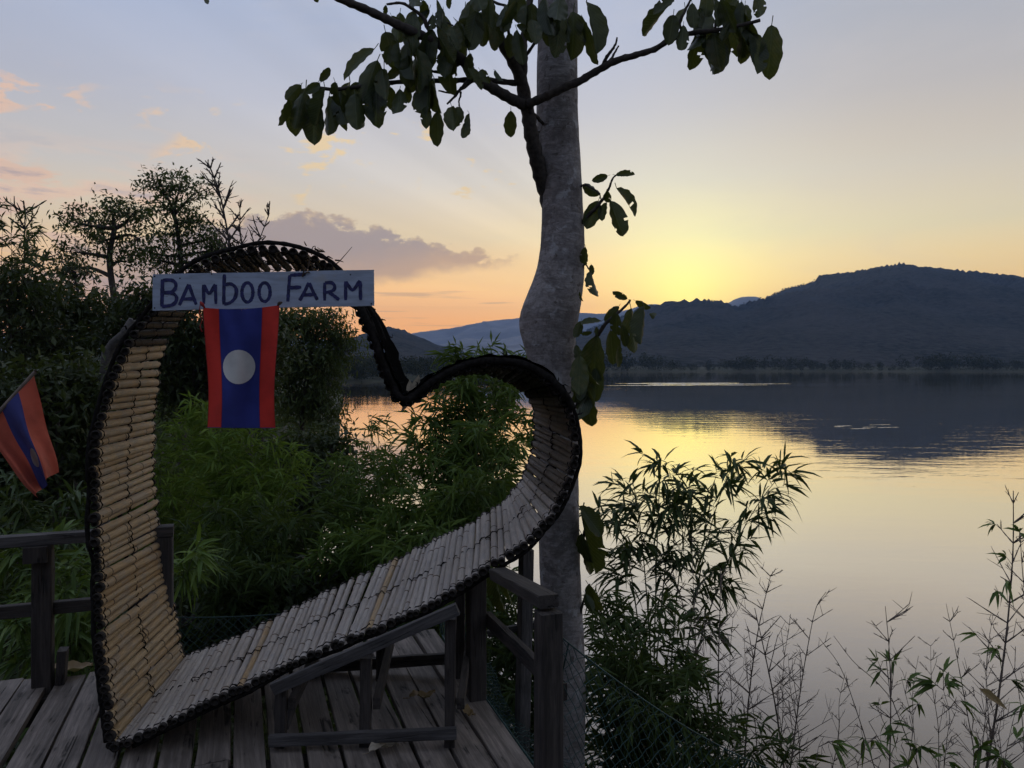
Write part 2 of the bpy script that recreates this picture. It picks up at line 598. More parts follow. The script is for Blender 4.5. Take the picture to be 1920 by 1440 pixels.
def m_bigleaf(g, b, nt):
    r = rnd(g)
    v = g.new('ShaderNodeTexCoord').outputs['Object']
    sp = g.new('ShaderNodeSeparateXYZ'); g.put(sp.inputs[0], v)
    ax = g.m('ABSOLUTE', sp.outputs[0])
    ph = g.sub(g.mul(sp.outputs[1], 26.0), g.mul(ax, 34.0))
    vein = g.sstep(.82, 1.0, g.m('SINE', g.mul(ph, 3.1)))
    mid = g.sstep(.022, .008, ax)
    n = g.noise(v, 9, 4, .6)
    off = g.add(n, g.mul(g.sub(r, .5), .35))
    col = g.ramp(off, [(0, (.016, .028, .010)), (.5, (.030, .048, .014)), (.68, (.055, .070, .018)), (.85, (.10, .085, .025)), (1, (.12, .075, .03))])
    col = g.mix(g.mul(g.m('MAXIMUM', vein, mid), .4), col, (.12, .16, .06, 1))
    g.put(b.inputs['Base Color'], col)
    b.inputs['Roughness'].default_value = .42
    bump(g, b, g.m('MAXIMUM', vein, mid), .004, .5)
    tr = g.new('ShaderNodeBsdfTranslucent'); g.put(tr.inputs[0], g.mix(.45, col, (.20, .22, .02, 1)))
    mx = g.new('ShaderNodeMixShader'); mx.inputs[0].default_value = .26
    nt.links.new(b.outputs[0], mx.inputs[1]); nt.links.new(tr.outputs[0], mx.inputs[2])
    nt.links.new(mx.outputs[0], nt.nodes['Material Output'].inputs[0])


M['leaf_big'] = mat('leaf_big', m_bigleaf)


def m_bark(g, b, nt):
    v = obj_xyz(g)
    rings = g.noise(obj_xyz(g, 4, 4, 15), 1.6, 6, .7, 1.2)
    fine = g.noise(v, 34, 5, .7)
    lich = g.noise(v, 9, 5, .62, .3)
    lich2 = g.noise(v, 21, 3, .6, .4)
    col = g.mix(g.sstep(.3, .7, rings), (.20, .18, .175, 1), (.36, .335, .33, 1))
    col = g.mix(g.mul(g.sstep(.45, .62, fine), .55), col, (.13, .112, .105, 1))
    col = g.mix(g.mul(g.sstep(.55, .66, lich), .5), col, (.52, .53, .55, 1))
    col = g.mix(g.mul(g.sstep(.52, .60, g.noise(v, 4.3, 5, .65, .5)), .6), col, (.11, .095, .09, 1))
    col = g.mix(g.mul(g.sstep(.63, .68, lich2), .75), col, (.085, .07, .06, 1))
    g.put(b.inputs['Base Color'], col)
    b.inputs['Roughness'].default_value = .85
    bump(g, b, g.add(g.mul(rings, .7), g.mul(fine, .5)), .012, .9)


M['bark_pale'] = mat('bark_pale', m_bark)
M['bark_dark'] = mat('bark_dark', m_plain((.055, .045, .038), .85, .4, 40))
M['bark_grey'] = mat('bark_grey', m_plain((.075, .068, .062), .9, .4, 12))
M['culm'] = mat('culm', m_plain((.10, .12, .05), .5, .4, 10))
M['culm_dry'] = mat('culm_dry', m_plain((.17, .13, .105), .7, .35, 10))


def m_ground(g, b, nt):
    p = g.new('ShaderNodeNewGeometry').outputs['Position']
    n = g.noise(p, .35, 6, .65)
    n2 = g.noise(p, 3.0, 5, .65)
    col = g.mix(g.sstep(.35, .65, n), (.030, .040, .016, 1), (.060, .050, .032, 1))
    col = g.mix(g.mul(g.sstep(.4, .7, n2), .5), col, (.028, .05, .014, 1))
    g.put(b.inputs['Base Color'], col)
    b.inputs['Roughness'].default_value = .95
    bump(g, b, n2, .12, .8)


M['ground'] = mat('ground', m_ground)


def m_hill(g, b, nt):
    p = g.new('ShaderNodeNewGeometry').outputs['Position']
    n = g.noise(p, .006, 5, .6)
    t = g.new('ShaderNodeTexVoronoi'); g.put(t.inputs['Vector'], p); t.inputs['Scale'].default_value = .075
    tn = g.noise(p, .13, 3, .7)
    col = g.mix(g.sstep(.35, .65, n), (.018, .023, .018, 1), (.058, .057, .054, 1))
    col = g.mix(g.mul(g.sstep(.35, .65, tn), .6), col, (.090, .090, .086, 1))
    g.put(b.inputs['Base Color'], col)
    b.inputs['Roughness'].default_value = 1.0
    b.inputs['Specular IOR Level'].default_value = .05
    bump(g, b, g.add(g.mul(t.outputs['Distance'], -.5), tn), 9.0, 1.0)


M['hill'] = mat('hill', m_hill)
M['hill_pale'] = mat('hill_pale', m_plain((.25, .25, .27), 1.0, .25, .004))  # distance haze put into the far hills' base colour
M['far_wood'] = mat('far_wood', m_leaf((.022, .030, .018), (.060, .058, .036), .1, .9, .05, .05))


def m_water(g, b, nt):
    p = g.new('ShaderNodeNewGeometry').outputs['Position']
    mp = g.new('ShaderNodeMapping'); g.put(mp.inputs[0], p); mp.inputs['Scale'].default_value = (.35, 1.0, 1)
    mp.inputs['Rotation'].default_value = (0, 0, .12)
    a = g.noise(mp.outputs[0], .55, 4, .6, .3)
    c = g.noise(mp.outputs[0], .045, 3, .5, .5)
    patch = g.sstep(.42, .66, g.noise(mp.outputs[0], .018, 3, .55))
    h = g.add(g.mul(a, g.add(.35, patch)), g.mul(c, 1.2))
    bn = g.new('ShaderNodeBump'); bn.inputs['Distance'].default_value = .022; bn.inputs['Strength'].default_value = 1.0
    g.put(bn.inputs['Height'], h)
    gl = g.new('ShaderNodeBsdfGlossy'); gl.inputs['Color'].default_value = (1.0, .965, .905, 1); gl.inputs['Roughness'].default_value = .02
    g.put(gl.inputs['Normal'], bn.outputs[0])
    df = g.new('ShaderNodeBsdfDiffuse'); df.inputs['Color'].default_value = (.24, .165, .095, 1)
    lw = g.new('ShaderNodeLayerWeight'); lw.inputs['Blend'].default_value = .5
    fr = g.ramp(lw.outputs['Facing'], [(0, (.05,) * 3), (.5, (.13,) * 3), (.6, (.27,) * 3), (.76, (.78,) * 3), (.88, (.93,) * 3), (1, (1,) * 3)])
    mx = g.new('ShaderNodeMixShader'); g.put(mx.inputs[0], fr)
    nt.links.new(df.outputs[0], mx.inputs[1]); nt.links.new(gl.outputs[0], mx.inputs[2])
    nt.links.new(mx.outputs[0], nt.nodes['Material Output'].inputs[0])
    nt.nodes.remove(b)


M['water'] = mat('water', m_water)


# ------------------------------------------------------------------ the setting: ground, river, hills
RIVER = np.array([(900, -400), (120, -22), (40, 3), (15, 8.6), (6, 10.6), (0, 13), (-4, 18), (-8, 30), (-12, 48), (-15, 66), (-25, 110), (-36, 163),
                  (-58, 215), (-60, 245), (-47, 262), (-30, 336), (20, 440), (70, 525), (150, 545), (250, 540), (353, 528), (600, 480), (1300, 260), (2200, -400)], float)


def river_dist(x, y):
    """distance to the water's edge, negative over the water"""
    d = np.full(x.shape, 1e9); ins = np.zeros(x.shape, bool)
    n = len(RIVER)
    for i in range(n):
        ax, ay = RIVER[i]; bx, by = RIVER[(i + 1) % n]
        ex, ey = bx - ax, by - ay
        t = np.clip(((x - ax) * ex + (y - ay) * ey) / (ex * ex + ey * ey), 0, 1)
        d = np.minimum(d, np.hypot(x - ax - t * ex, y - ay - t * ey))
        if by != ay:
            ins ^= ((ay > y) != (by > y)) & (x < ex * (y - ay) / ey + ax)
    return np.where(ins, -d, d)


def ground_z(x, y):
    x = np.asarray(x, float); y = np.asarray(y, float)
    d = river_dist(x, y)
    far = np.clip((np.hypot(x, y) - 130) / 120, 0, 1)
    near = np.interp(d, [-40, 0, 5, 9, 14, 30, 80], [-5, 0, 2.6, 3.7, 4.5, 5.6, 6.0])
    left = np.clip((-x - 7) / 14, 0, 1); left = left * left * (3 - 2 * left)
    near = near + left * np.clip(d / 14, 0, 1) * 1.6
    fz = np.interp(d, [-60, 0, 6, 60, 600], [-6, 0, 1.2, 2.5, 14])
    z = WATER + near * (1 - far) + fz * far
    return z + fbm(x * .5, y * .5, 4, 3) * .35 * np.clip(d / 3 + .3, 0, 1)


def build_ground():
    r = np.concatenate([[.6], np.geomspace(1.2, 1790, 180)])
    th = np.radians(np.concatenate([np.arange(-180, -70, 2.5), np.arange(-70, 70, .5), np.arange(70, 180.1, 2.5)]))
    Rr, T = np.meshgrid(r, th, indexing='ij')
    X = Rr * np.sin(T); Y = Rr * np.cos(T)
    Z = ground_z(X, Y)
    n, m = X.shape
    i, j = np.meshgrid(np.arange(n - 1), np.arange(m - 1), indexing='ij')
    Q = np.stack([i * m + j, i * m + j + 1, (i + 1) * m + j + 1, (i + 1) * m + j], -1).reshape(-1, 4)[:, ::-1]
    b = MB(); b.put(np.stack([X, Y, Z], -1), None, Q)
    kind(b.build('ground', M['ground'], smooth=True), 'structure', 'dark earth riverbank sloping down to the water')


build_ground()
_w = MB(); _w.put([(-7200, -1800, WATER), (7200, -1800, WATER), (7200, 5600, WATER), (-7200, 5600, WATER)], None, [(0, 1, 2, 3)])
kind(_w.build('river', M['water']), 'structure', 'calm wide river reflecting the sunset sky')


def hill(name, ridge, D, Dbase, label, nu=500, nd=70, rough=1.0, seed=1, zb=WATER + 1.0):
    ridge = np.array(ridge, float)
    u = np.linspace(ridge[0, 0], ridge[-1, 0], nu)
    v = np.interp(u, ridge[:, 0], ridge[:, 1])
    k = np.ones(9) / 9
    v = np.convolve(np.pad(v, 4, mode='edge'), k, 'valid')
    zr = EYE + (HZ - v) / FPX * D - (9 if D == 1900 else 0)
    t = np.concatenate([np.linspace(0, 1, nd), np.linspace(1.03, 1.6, 16)])
    Ug, Tg = np.meshgrid(u, t, indexing='ij')
    Zr = np.repeat(zr[:, None], len(t), 1)
    Yg = Dbase + (D - Dbase) * Tg
    Xg = (Ug - 960) / FPX * Yg
    prof = np.where(Tg <= 1, np.sin(np.clip(Tg, 0, 1) * math.pi / 2) ** 1.15, np.cos(np.clip((Tg - 1) / .6, 0, 1) * math.pi / 2))
    w = D / 1900.0
    rav = np.abs(fbm(Xg / (170 * w) + 3, Yg / (420 * w), 4, seed)) * 2
    env = np.clip(np.minimum(Tg, np.abs(1 - Tg) * 3 + .02), 0, 1)
    hgt = (Zr - zb) * prof
    hgt = hgt * (1 - .68 * rav * env) + fbm(Xg / (22 * w), Yg / (22 * w), 3, seed + 5) * 4.5 * w * rough * np.clip(Tg * 3, 0, 1)
    Zg = np.maximum(zb + hgt, zb - 1.5)
    n, m = Xg.shape
    i, j = np.meshgrid(np.arange(n - 1), np.arange(m - 1), indexing='ij')
    Q = np.stack([i * m + j, (i + 1) * m + j, (i + 1) * m + j + 1, i * m + j + 1], -1).reshape(-1, 4)
    b = MB(); b.put(np.stack([Xg, Yg, Zg], -1), None, Q)
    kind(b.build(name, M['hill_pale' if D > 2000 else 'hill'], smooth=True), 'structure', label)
    return Xg, Yg, Zg, nd


RIDGE_MAIN = [(960, 672), (1010, 655), (1060, 634), (1110, 612), (1160, 592), (1200, 579), (1232, 570), (1265, 565), (1300, 561), (1345, 562), (1380, 570), (1420, 557), (1450, 548),
              (1480, 540), (1540, 522), (1600, 517), (1640, 509), (1665, 504), (1690, 501), (1710, 506), (1750, 510), (1800, 513), (1860, 520), (1920, 526),
              (2050, 536), (2250, 552), (2600, 590), (3000, 640), (3300, 668)]
HM = hill('hill_main', RIDGE_MAIN, 1900, 600, 'large forested mountain rising behind the far bank', nu=1000, nd=90, seed=4)
hill('hill_left', [(420, 676), (500, 664), (590, 650), (650, 636), (700, 624), (735, 618), (775, 627), (820, 645), (860, 657), (900, 668), (950, 677)], 1500, 470, 'rounded wooded hill at the river bend', nu=260, seed=9)
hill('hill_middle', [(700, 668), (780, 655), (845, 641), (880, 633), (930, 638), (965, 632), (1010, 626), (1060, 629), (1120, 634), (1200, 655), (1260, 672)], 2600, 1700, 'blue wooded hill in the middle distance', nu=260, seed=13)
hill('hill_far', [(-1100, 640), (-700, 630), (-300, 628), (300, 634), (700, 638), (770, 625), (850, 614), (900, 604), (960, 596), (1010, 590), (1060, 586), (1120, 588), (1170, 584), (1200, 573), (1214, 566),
                  (1236, 570), (1265, 584), (1340, 580), (1385, 557), (1403, 553), (1424, 557), (1470, 580), (1700, 600), (2400, 610), (3000, 630)], 4300, 3200, 'pale hazy far range behind the river', nu=700, nd=40, seed=21, rough=.7)


def tree_mass(name, label, pts, hts, leaf, n_leaf, mat_, seed, rad=.42):
    """far wood read as one mass: clumps of leaf faces per crown"""
    rr = np.random.default_rng(seed)
    b = MB()
    for (x, y), h in zip(pts, hts):
        z0 = float(ground_z(np.array([x]), np.array([y]))[0])
        k = n_leaf
        d = nrm(rr.normal(size=(k, 3))); rad_ = rr.uniform(.45, 1, (k, 1)) ** .6
        lob = 1 + .35 * np.sin(d[:, :1] * 5 + rr.uniform(0, 6)) * np.cos(d[:, 2:] * 4 + rr.uniform(0, 6))
        P = np.array([x, y, z0 + h * .56]) + d * rad_ * lob * np.array([h * rad, h * rad, h * .46])
        b.leaves(P, nrm(rr.normal(size=(k, 3))), rr.normal(size=(k, 3)), leaf * h * rr.uniform(.6, 1.4, k), leaf * h * rr.uniform(.4, .9, k), .1)
    return kind(b.build(name, mat_), 'stuff', label)


def shore_pts(rr, u0, u1, n, back):
    us = rr.uniform(u0, u1, n)
    out = []
    ys = np.linspace(150, 700, 900)
    for u in us:
        x = (u - 960) / FPX * ys
        d = river_dist(x, ys)
        if u > 700:
            k = np.where((d[:-1] < 0) & (d[1:] >= 0))[0]
        else:
            k = np.where((d[:-1] < 0) & (d[1:] >= 0))[0]
        y = (ys[k[-1]] if len(k) else 262) + 1.5 + rr.uniform(0, 1) ** 1.5 * back
        out.append(((u - 960) / FPX * y, y))
    return out


_r = np.random.default_rng(31)
_p = shore_pts(_r, 1000, 2250, 520, 60)
tree_mass('far_bank_wood', 'dark line of trees along the far shore under the mountain', _p, _r.uniform(3, 12.5, len(_p)) * np.clip(.75 + .9 * vnoise(np.array([p[0] for p in _p]) / 45, np.zeros(len(_p)), 5), .35, 1.3), .13, 90, M['far_wood'], 41)
_p = shore_pts(_r, 560, 1010, 330, 70)
tree_mass('river_bend_wood', 'dark wood along the shore at the river bend', _p, _r.uniform(4.5, 8.5, len(_p)), .12, 110, M['far_wood'], 43)
_p = shore_pts(_r, 1000, 2250, 420, 5)
tree_mass('shore_scrub', 'low scrub along the far waterline', _p, _r.uniform(1.5, 4.0, len(_p)), .16, 40, M['far_wood'], 47, rad=.8)
# crowns along the mountain's skyline
_X, _Y, _Z, _nd = HM
_b = MB()
for q in range(5200):
    i = _r.integers(0, _X.shape[0]); j = int(np.clip(_nd - 1 - abs(_r.normal(0, 5)), 10, _nd + 2))
    h = _r.uniform(2.5, 7)
    p = np.array([_X[i, j] + _r.uniform(-2, 2), _Y[i, j], _Z[i, j] + h * .35])
    k = 7
    d = nrm(_r.normal(size=(k, 3)))
    _b.leaves(p + d * np.array([h * .3, h * .3, h * .35]), _r.normal(size=(k, 3)), _r.normal(size=(k, 3)), h * .55, h * .4, 0)
kind(_b.build('mountain_wood', M['far_wood']), 'stuff', 'tree crowns fringing the mountain ridge')


def wake(name, u0, u1, v0, v1, label, crests, amp, seed):
    """boat wake: low steep ripples whose near faces mirror the high sky"""
    rr = np.random.default_rng(seed)
    H = EYE - WATER
    b = MB()
    for c in range(crests):
        f = (c + .5) / crests
        v = v0 + (v1 - v0) * f + rr.uniform(-.3, .3)
        y = H * FPX / (v - HZ)
        a = u0 + (u1 - u0) * rr.uniform(0, .7); e = a + (u1 - u0) * rr.uniform(.12, .5)
        e = min(e, u1)
        n = 60
        us = np.linspace(a, e, n)
        dy = (us - u0) / (u1 - u0) * (v1 - v0) * -.25
        yy = H * FPX / (v + dy - HZ)
        xx = (us - 960) / FPX * yy
        h = amp * np.sin(np.linspace(0, math.pi, n)) ** .5 * (.35 + .9 * np.abs(vnoise(us * .11, us * 0 + c, seed) * 2))
        w = amp * 4.5
        prof = [(-1, 0), (-.55, .25), (-.2, .75), (0, 1), (.25, .7), (.6, .2), (1, 0)]
        V = np.array([[(xx[i], yy[i] + px_ * w, WATER + .004 + pz * h[i]) for (px_, pz) in prof] for i in range(n)])
        m = len(prof)
        i, j = np.meshgrid(np.arange(n - 1), np.arange(m - 1), indexing='ij')
        b.put(V, None, np.stack([i * m + j, (i + 1) * m + j, (i + 1) * m + j + 1, i * m + j + 1], -1).reshape(-1, 4))
    kind(b.build(name, M['water'], smooth=True), 'stuff', label)


wake('wake', 1120, 1575, 718.5, 723, 'long bright boat wake across the middle of the river', 10, .06, 3)
wake('wake', 1560, 1685, 797, 805, 'short bright ripple on the dark water below the mountain', 6, .022, 5)

# the evening air
_h = MB(); _h.box((0, 1900, 208), (1, 0, 0), (0, 1, 0), (0, 0, 1), 7500, 3900, 220)
HAZE = 1.6e-4


def m_haze(g, b, nt):
    pv = g.new('ShaderNodeVolumePrincipled')
    pv.inputs['Color'].default_value = (.33, .55, 1.0, 1)
    pv.inputs['Density'].default_value = HAZE
    pv.inputs['Anisotropy'].default_value = .25
    nt.nodes.remove(b)
    nt.links.new(pv.outputs[0], nt.nodes['Material Output'].inputs['Volume'])


kind(_h.build('haze', mat('haze', m_haze)), 'stuff', 'thin blue evening haze over the river')


# ------------------------------------------------------------------ deck
BD = nrm([-.334, .943, 0]); BQ = nrm([.943, .334, 0]); UP = np.array([0, 0, 1.0])
DECK_ROW = EYE * FPX / (1440 - HZ)                       # depth of the deck at the picture's bottom edge
REAR0 = np.array([-2.25, 3.80, 0])                      # a point on the rear edge of the deck


def deck_line(u):
    """point on the deck at picture row 1440, column u"""
    return np.array([(u - 960) / FPX * DECK_ROW, DECK_ROW, 0])


deck = thing('deck', 'weathered wooden plank deck over the riverbank', 'deck', (-.9, 3.0, 0))
deck['kind'] = 'structure'
del deck['category']
for k in range(-19, 5):
    a = deck_line(648 + 71.6 * k); c = deck_line(648 + 71.6 * (k + 1))
    w = abs(np.dot(c - a, BQ))
    mid = (a + c) / 2
    qo = np.dot(mid - REAR0, BD)                        # distance to the rear edge along the board
    y1 = -qo + R.uniform(-.03, .05)
    y0 = -1.9 - mid[1] * .25 + R.uniform(-.05, .05)
    cuts = [y0, y1]
    if k in (-1, 1, -4, 3, -8):
        cuts = [y0, y0 + (y1 - y0) * R.uniform(.52, .78), y1]
    for s0, s1 in zip(cuts[:-1], cuts[1:]):
        b = MB()
        L = s1 - s0 - .006
        ww = w - .014 - R.uniform(0, .008)
        b.beam((0, -L / 2, 0), (0, L / 2, 0), ww, .032, wob=.0012, seg=8, ch=.06)
        me = b.mesh('plank'); me.materials.append(M['plank'])
        o = link('plank', me)
        p = mid + BD * ((s0 + s1) / 2) + UP * (-.016 + R.uniform(-.003, .003))
        o.location = Vector(p - np.array(deck.location)); o.parent = deck
        o.rotation_euler = (R.normal(0, .002), R.normal(0, .006), math.atan2(-BD[0], BD[1]) + R.normal(0, .002))
for q in (0.15, 1.15, 2.2, 3.3):
    p = REAR0 - BD * q
    b = MB().beam(p - BQ * 1.2 + UP * -.10, p + BQ * (np.dot(deck_line(648 + 71.6 * 5) - REAR0, BQ) - .03) + UP * -.10, .07, .13, seg=6, wob=.002)
    b.build('joist', M['timber'], deck)
for (sx, q) in ((-.9, .3), (.9, .3), (1.95, .3), (-.9, 2.2), (.9, 2.2), (1.95, 2.2)):
    p = REAR0 - BD * q + BQ * sx
    gz = float(ground_z(np.array([p[0]]), np.array([p[1]]))[0])
    MB().beam((p[0], p[1], gz - .2), (p[0], p[1], -.165), .10, .10, up=(0, 1, 0)).build('stilt', M['timber'], deck)


# ------------------------------------------------------------------ heart-shaped bamboo seat
PAIRS = [((206, 1402), (343, 1236)), ((206, 1388), (342, 1230)), ((202, 1354), (338, 1212)), ((190, 1250), (322, 1130)), ((183, 1152), (309, 1067)), ((180, 1060), (299, 1000)), ((177, 997), (291, 940)), ((175, 900), (286, 860)),
         ((176, 843), (285, 815)), ((190, 780), (288, 765)), ((205, 722), (294, 715)), ((227, 671), (303, 662)), ((254, 622), (322, 620)), ((290, 580), (350, 583)),
         ((335, 528), (392, 545)), ((375, 499), (420, 524)), ((410, 483), (448, 514)), ((462, 470), (495, 506)), ((510, 467), (538, 503)), ((559, 474), (582, 507)), ((600, 489), (618, 520)), ((630, 513), (650, 545)),
         ((655, 550), (678, 572)), ((678, 600), (704, 605)), ((698, 645), (724, 645)), ((714, 690), (739, 690)), ((728, 722), (750, 715)), ((746, 752), (762, 735)),
         ((772, 754), (782, 735)), ((803, 730), (808, 718)), ((835, 709), (836, 706)), ((870, 693), (866, 699)), ((910, 684), (896, 697)), ((945, 684), (925, 702)), ((980, 690), (950, 712)), ((1015, 707), (972, 725)),
         ((1045, 734), (990, 742)), ((1066, 766), (1000, 758)), ((1078, 810), (1004, 782)), ((1080, 850), (1003, 812)), ((1071, 895), (998, 850)), ((1050, 945), (985, 888)), ((1018, 993), (967, 918)),
         ((960, 1042), (946, 943)), ((921, 1062), (921, 958)), ((875, 1095), (885, 984)), ((820, 1130), (843, 1000)), ((750, 1163), (793, 1026)), ((680, 1193), (735, 1053)), ((610, 1222), (660, 1088)),
         ((564, 1240), (612, 1111)), ((490, 1275), (548, 1142)), ((420, 1308), (478, 1179)), ((350, 1342), (420, 1206)), ((290, 1370), (381, 1220)), ((245, 1389), (356, 1230)), ((222, 1399), (346, 1234)), ((212, 1403), (343, 1236))]


def front_depth(u):
    """the seat's front plane recedes a little to the right"""
    k = (u - 960) / FPX
    return (3.03 + .17 * 1.5) / (1 - .17 * k)


FB = np.array([np.concatenate([px(f[0], f[1], front_depth(f[0])), px(b[0], b[1], front_depth(f[0]) + .90)]) for f, b in PAIRS])
_dense = spline(FB, 1600)
_s = np.concatenate([[0], np.cumsum(np.linalg.norm(np.diff(_dense[:, :3], axis=0), axis=1))])
HS = _s[-1]
SEAT_FROM = None
heart = thing('heart_seat', 'big heart-shaped seat of lashed bamboo poles standing on the deck', 'bamboo seat', (-1.5, 3.2, 0))


def pole_mesh(seed):
    """hollow bamboo pole of unit length along Y and unit radius, with swollen joints"""
    rr = np.random.default_rng(seed)
    ys = [-.5]; rs = [1.0]; nodes = []
    y = -.5 + rr.uniform(.10, .28)
    while y < .44:
        nodes.append(y)
        for dy, rad in ((-.022, .985), (-.009, 1.09), (-.003, 1.12), (.001, .97), (.005, .97), (.009, 1.10), (.024, .97)):
            ys.append(y + dy); rs.append(rad + rr.uniform(-.01, .01))
        y += rr.uniform(.27, .44)
    ys.append(.5); rs.append(1.0)
    sides = 10
    th = np.arange(sides) * 2 * math.pi / sides
    bend = rr.uniform(-.35, .35)
    cx = lambda t: bend * (1 - 4 * t * t)
    rings = [(-.49, .66, 1)] + [(-.5, .70, 0)] + [(-.5, 1.0, 0), (-.478, 1.0, 0)] + list(zip(ys[1:-1], rs[1:-1], [0] * len(ys)))+ [(.478, 1.0, 0), (.5, 1.0, 0)] + [(.5, .70, 0), (.49, .66, 1)]
    V = []
    for (yy, rad, _) in rings:
        ov = 1 + .03 * np.sin(th * 2 + seed)
        V.append(np.stack([np.cos(th) * rad * ov + cx(yy), np.full(sides, yy), np.sin(th) * rad * ov], 1))
    V = np.concatenate(V); k = len(rings)
    i, j = np.meshgrid(np.arange(k - 1), np.arange(sides), indexing='ij'); j2 = (j + 1) % sides
    Q = np.stack([i * sides + j, (i + 1) * sides + j, (i + 1) * sides + j2, i * sides + j2], -1).reshape(-1, 4)
    T = [(0, q, q + 1) for q in range(1, sides - 1)] + [((k - 1) * sides, (k - 1) * sides + q + 1, (k - 1) * sides + q) for q in range(1, sides - 1)]
    b = MB(); b.put(V, T, Q)
    me = b.mesh('bamboo_pole', smooth=True)
    yc = np.array([p.center[1] for p in me.polygons])
    dark = np.abs(yc) > .487
    idx = dark.astype(int)
    for q in nodes:
        idx[np.abs(yc - (q + .0025)) < .0040] = 2
    me['dark'] = idx.tolist()
    return me


POLE = {}
M['bamboo_shaded'] = mat('bamboo_shaded', m_bamboo((.016, .012, .010), (.030, .022, .017), (.014, .012, .011), .03))
M['bamboo_joint'] = mat('bamboo_joint', m_plain((.15, .105, .07), .8, .4, 50))
M['bamboo_end'] = mat('bamboo_end', m_plain((.030, .024, .02), .9, .4, 50))
M['bamboo_half_shaded'] = mat('bamboo_half_shaded', m_bamboo((.10, .078, .06), (.17, .135, .105), (.09, .075, .065)))
for key in ('bamboo_gold', 'bamboo_grey', 'bamboo_shaded', 'bamboo_half_shaded'):
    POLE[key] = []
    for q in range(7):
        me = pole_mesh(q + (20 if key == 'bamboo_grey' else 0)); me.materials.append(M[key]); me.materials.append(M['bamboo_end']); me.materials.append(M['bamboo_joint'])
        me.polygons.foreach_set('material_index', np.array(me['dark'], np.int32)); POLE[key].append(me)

pole_c = []
s = .012
while s < HS - .004:
    d = np.array([np.interp(s, _s, _dense[:, j]) for j in range(6)])
    f, bk = d[:3], d[3:]
    tt = nrm(np.array([np.interp(min(s + .02, HS), _s, _dense[:, j]) - np.interp(max(s - .02, 0), _s, _dense[:, j]) for j in range(3)]))
    ax = nrm(bk - f)
    out = nrm(np.cross(tt, ax))                         # towards the outside of the heart
    topside = f[2] > 1.55
    r = R.choice([R.uniform(.0115, .0145), R.uniform(.0145, .0185), R.uniform(.018, .0215)], p=[.3, .5, .2])
    f2 = f + ax * R.normal(0, .010) + tt * R.normal(0, .0015); b2 = bk + ax * R.normal(0, .014) + tt * R.normal(0, .004)
    key = 'bamboo_gold' if (s < HS * .55) else 'bamboo_grey'
    if s > HS * .55 and R.uniform() < .08:
        key = 'bamboo_gold'
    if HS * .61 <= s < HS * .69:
        key = 'bamboo_half_shaded'                            # lobe shade fading out down the right side, put into the colour
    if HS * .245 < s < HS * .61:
        key = 'bamboo_shaded'                            # backlit dark of the two lobes put into the pole colour
    o = link('bamboo_pole', POLE[key][R.integers(0, 7)])
    L = np.linalg.norm(b2 - f2)
    yv = nrm(b2 - f2); ang = R.uniform(0, 6.28)
    x0 = nrm(np.cross(yv, out)); z0 = np.cross(x0, yv)
    xv = x0 * math.cos(ang) + z0 * math.sin(ang); zv = np.cross(xv, yv)
    flip = 1 if R.uniform() < .5 else -1
    mtx = Matrix(((xv[0] * r * flip, yv[0] * L * flip, zv[0] * r), (xv[1] * r * flip, yv[1] * L * flip, zv[1] * r), (xv[2] * r * flip, yv[2] * L * flip, zv[2] * r))).to_4x4()
    mtx.translation = Vector((f2 + b2) / 2)
    o.parent = heart
    o.matrix_local = Matrix.Translation(-Vector(heart.location)) @ mtx
    pole_c.append((f2, b2, out, tt, r))
    s += r * 1.95 + (R.uniform(.004, .011) if (f[2] > 1.6 and f[0] < -.45) else R.uniform(0, .0022))


def along(frac, off, n=None):
    return np.array([f + (b - f) * frac + o * (r + off) for (f, b, o, t, r) in pole_c])


# bent hoops outside the poles, wrapped in black strip
for fr in (.035, .965):
    P = along(fr, .010)
    P = spline(P[::3], 420)
    rad = .0095 + .0009 * np.sin(np.arange(420) * 1.9) + R.uniform(-.001, .001, 420)
    MB().tube(P, rad, 7).build('frame_hoop', M['cord_black'], heart, smooth=True)
P = spline(along(.5, .010)[::3], 300)
MB().tube(P, .011, 6).build('frame_hoop', M['cord_black'], heart, smooth=True)
# lashing cords woven over and under the poles
for fr in (.045, .47, .955):
    pts = []
    for i, (f, b, o, t, r) in enumerate(pole_c):
        c = f + (b - f) * (fr + R.normal(0, .006))
        pts += [c - o * (r * 1.0 + .0025), c + t * r * 1.02 - o * .003 * (1 if i % 2 else 3)]
    MB().tube(np.array(pts), .0026, 5).build('lashing_cord', M['cord_black'], heart, smooth=True)
    b = MB()
    for i, (f, bb, o, t, r) in enumerate(pole_c):
        if R.uniform() < (.5 if fr == .47 else .2):     # short loops of cord round single poles
            c = f + (bb - f) * (fr + R.normal(0, .012)); a2 = nrm(bb - f)
            th = np.linspace(0, 2 * math.pi, 9)
            b.tube(c + np.outer(np.cos(th), t) * (r + .0015) + np.outer(np.sin(th), o) * (r + .0015) + np.outer(th, a2) * .0008, .0022, 4, False)
    kind(b.build('cord_loop', M['cord_black'], heart), 'stuff')
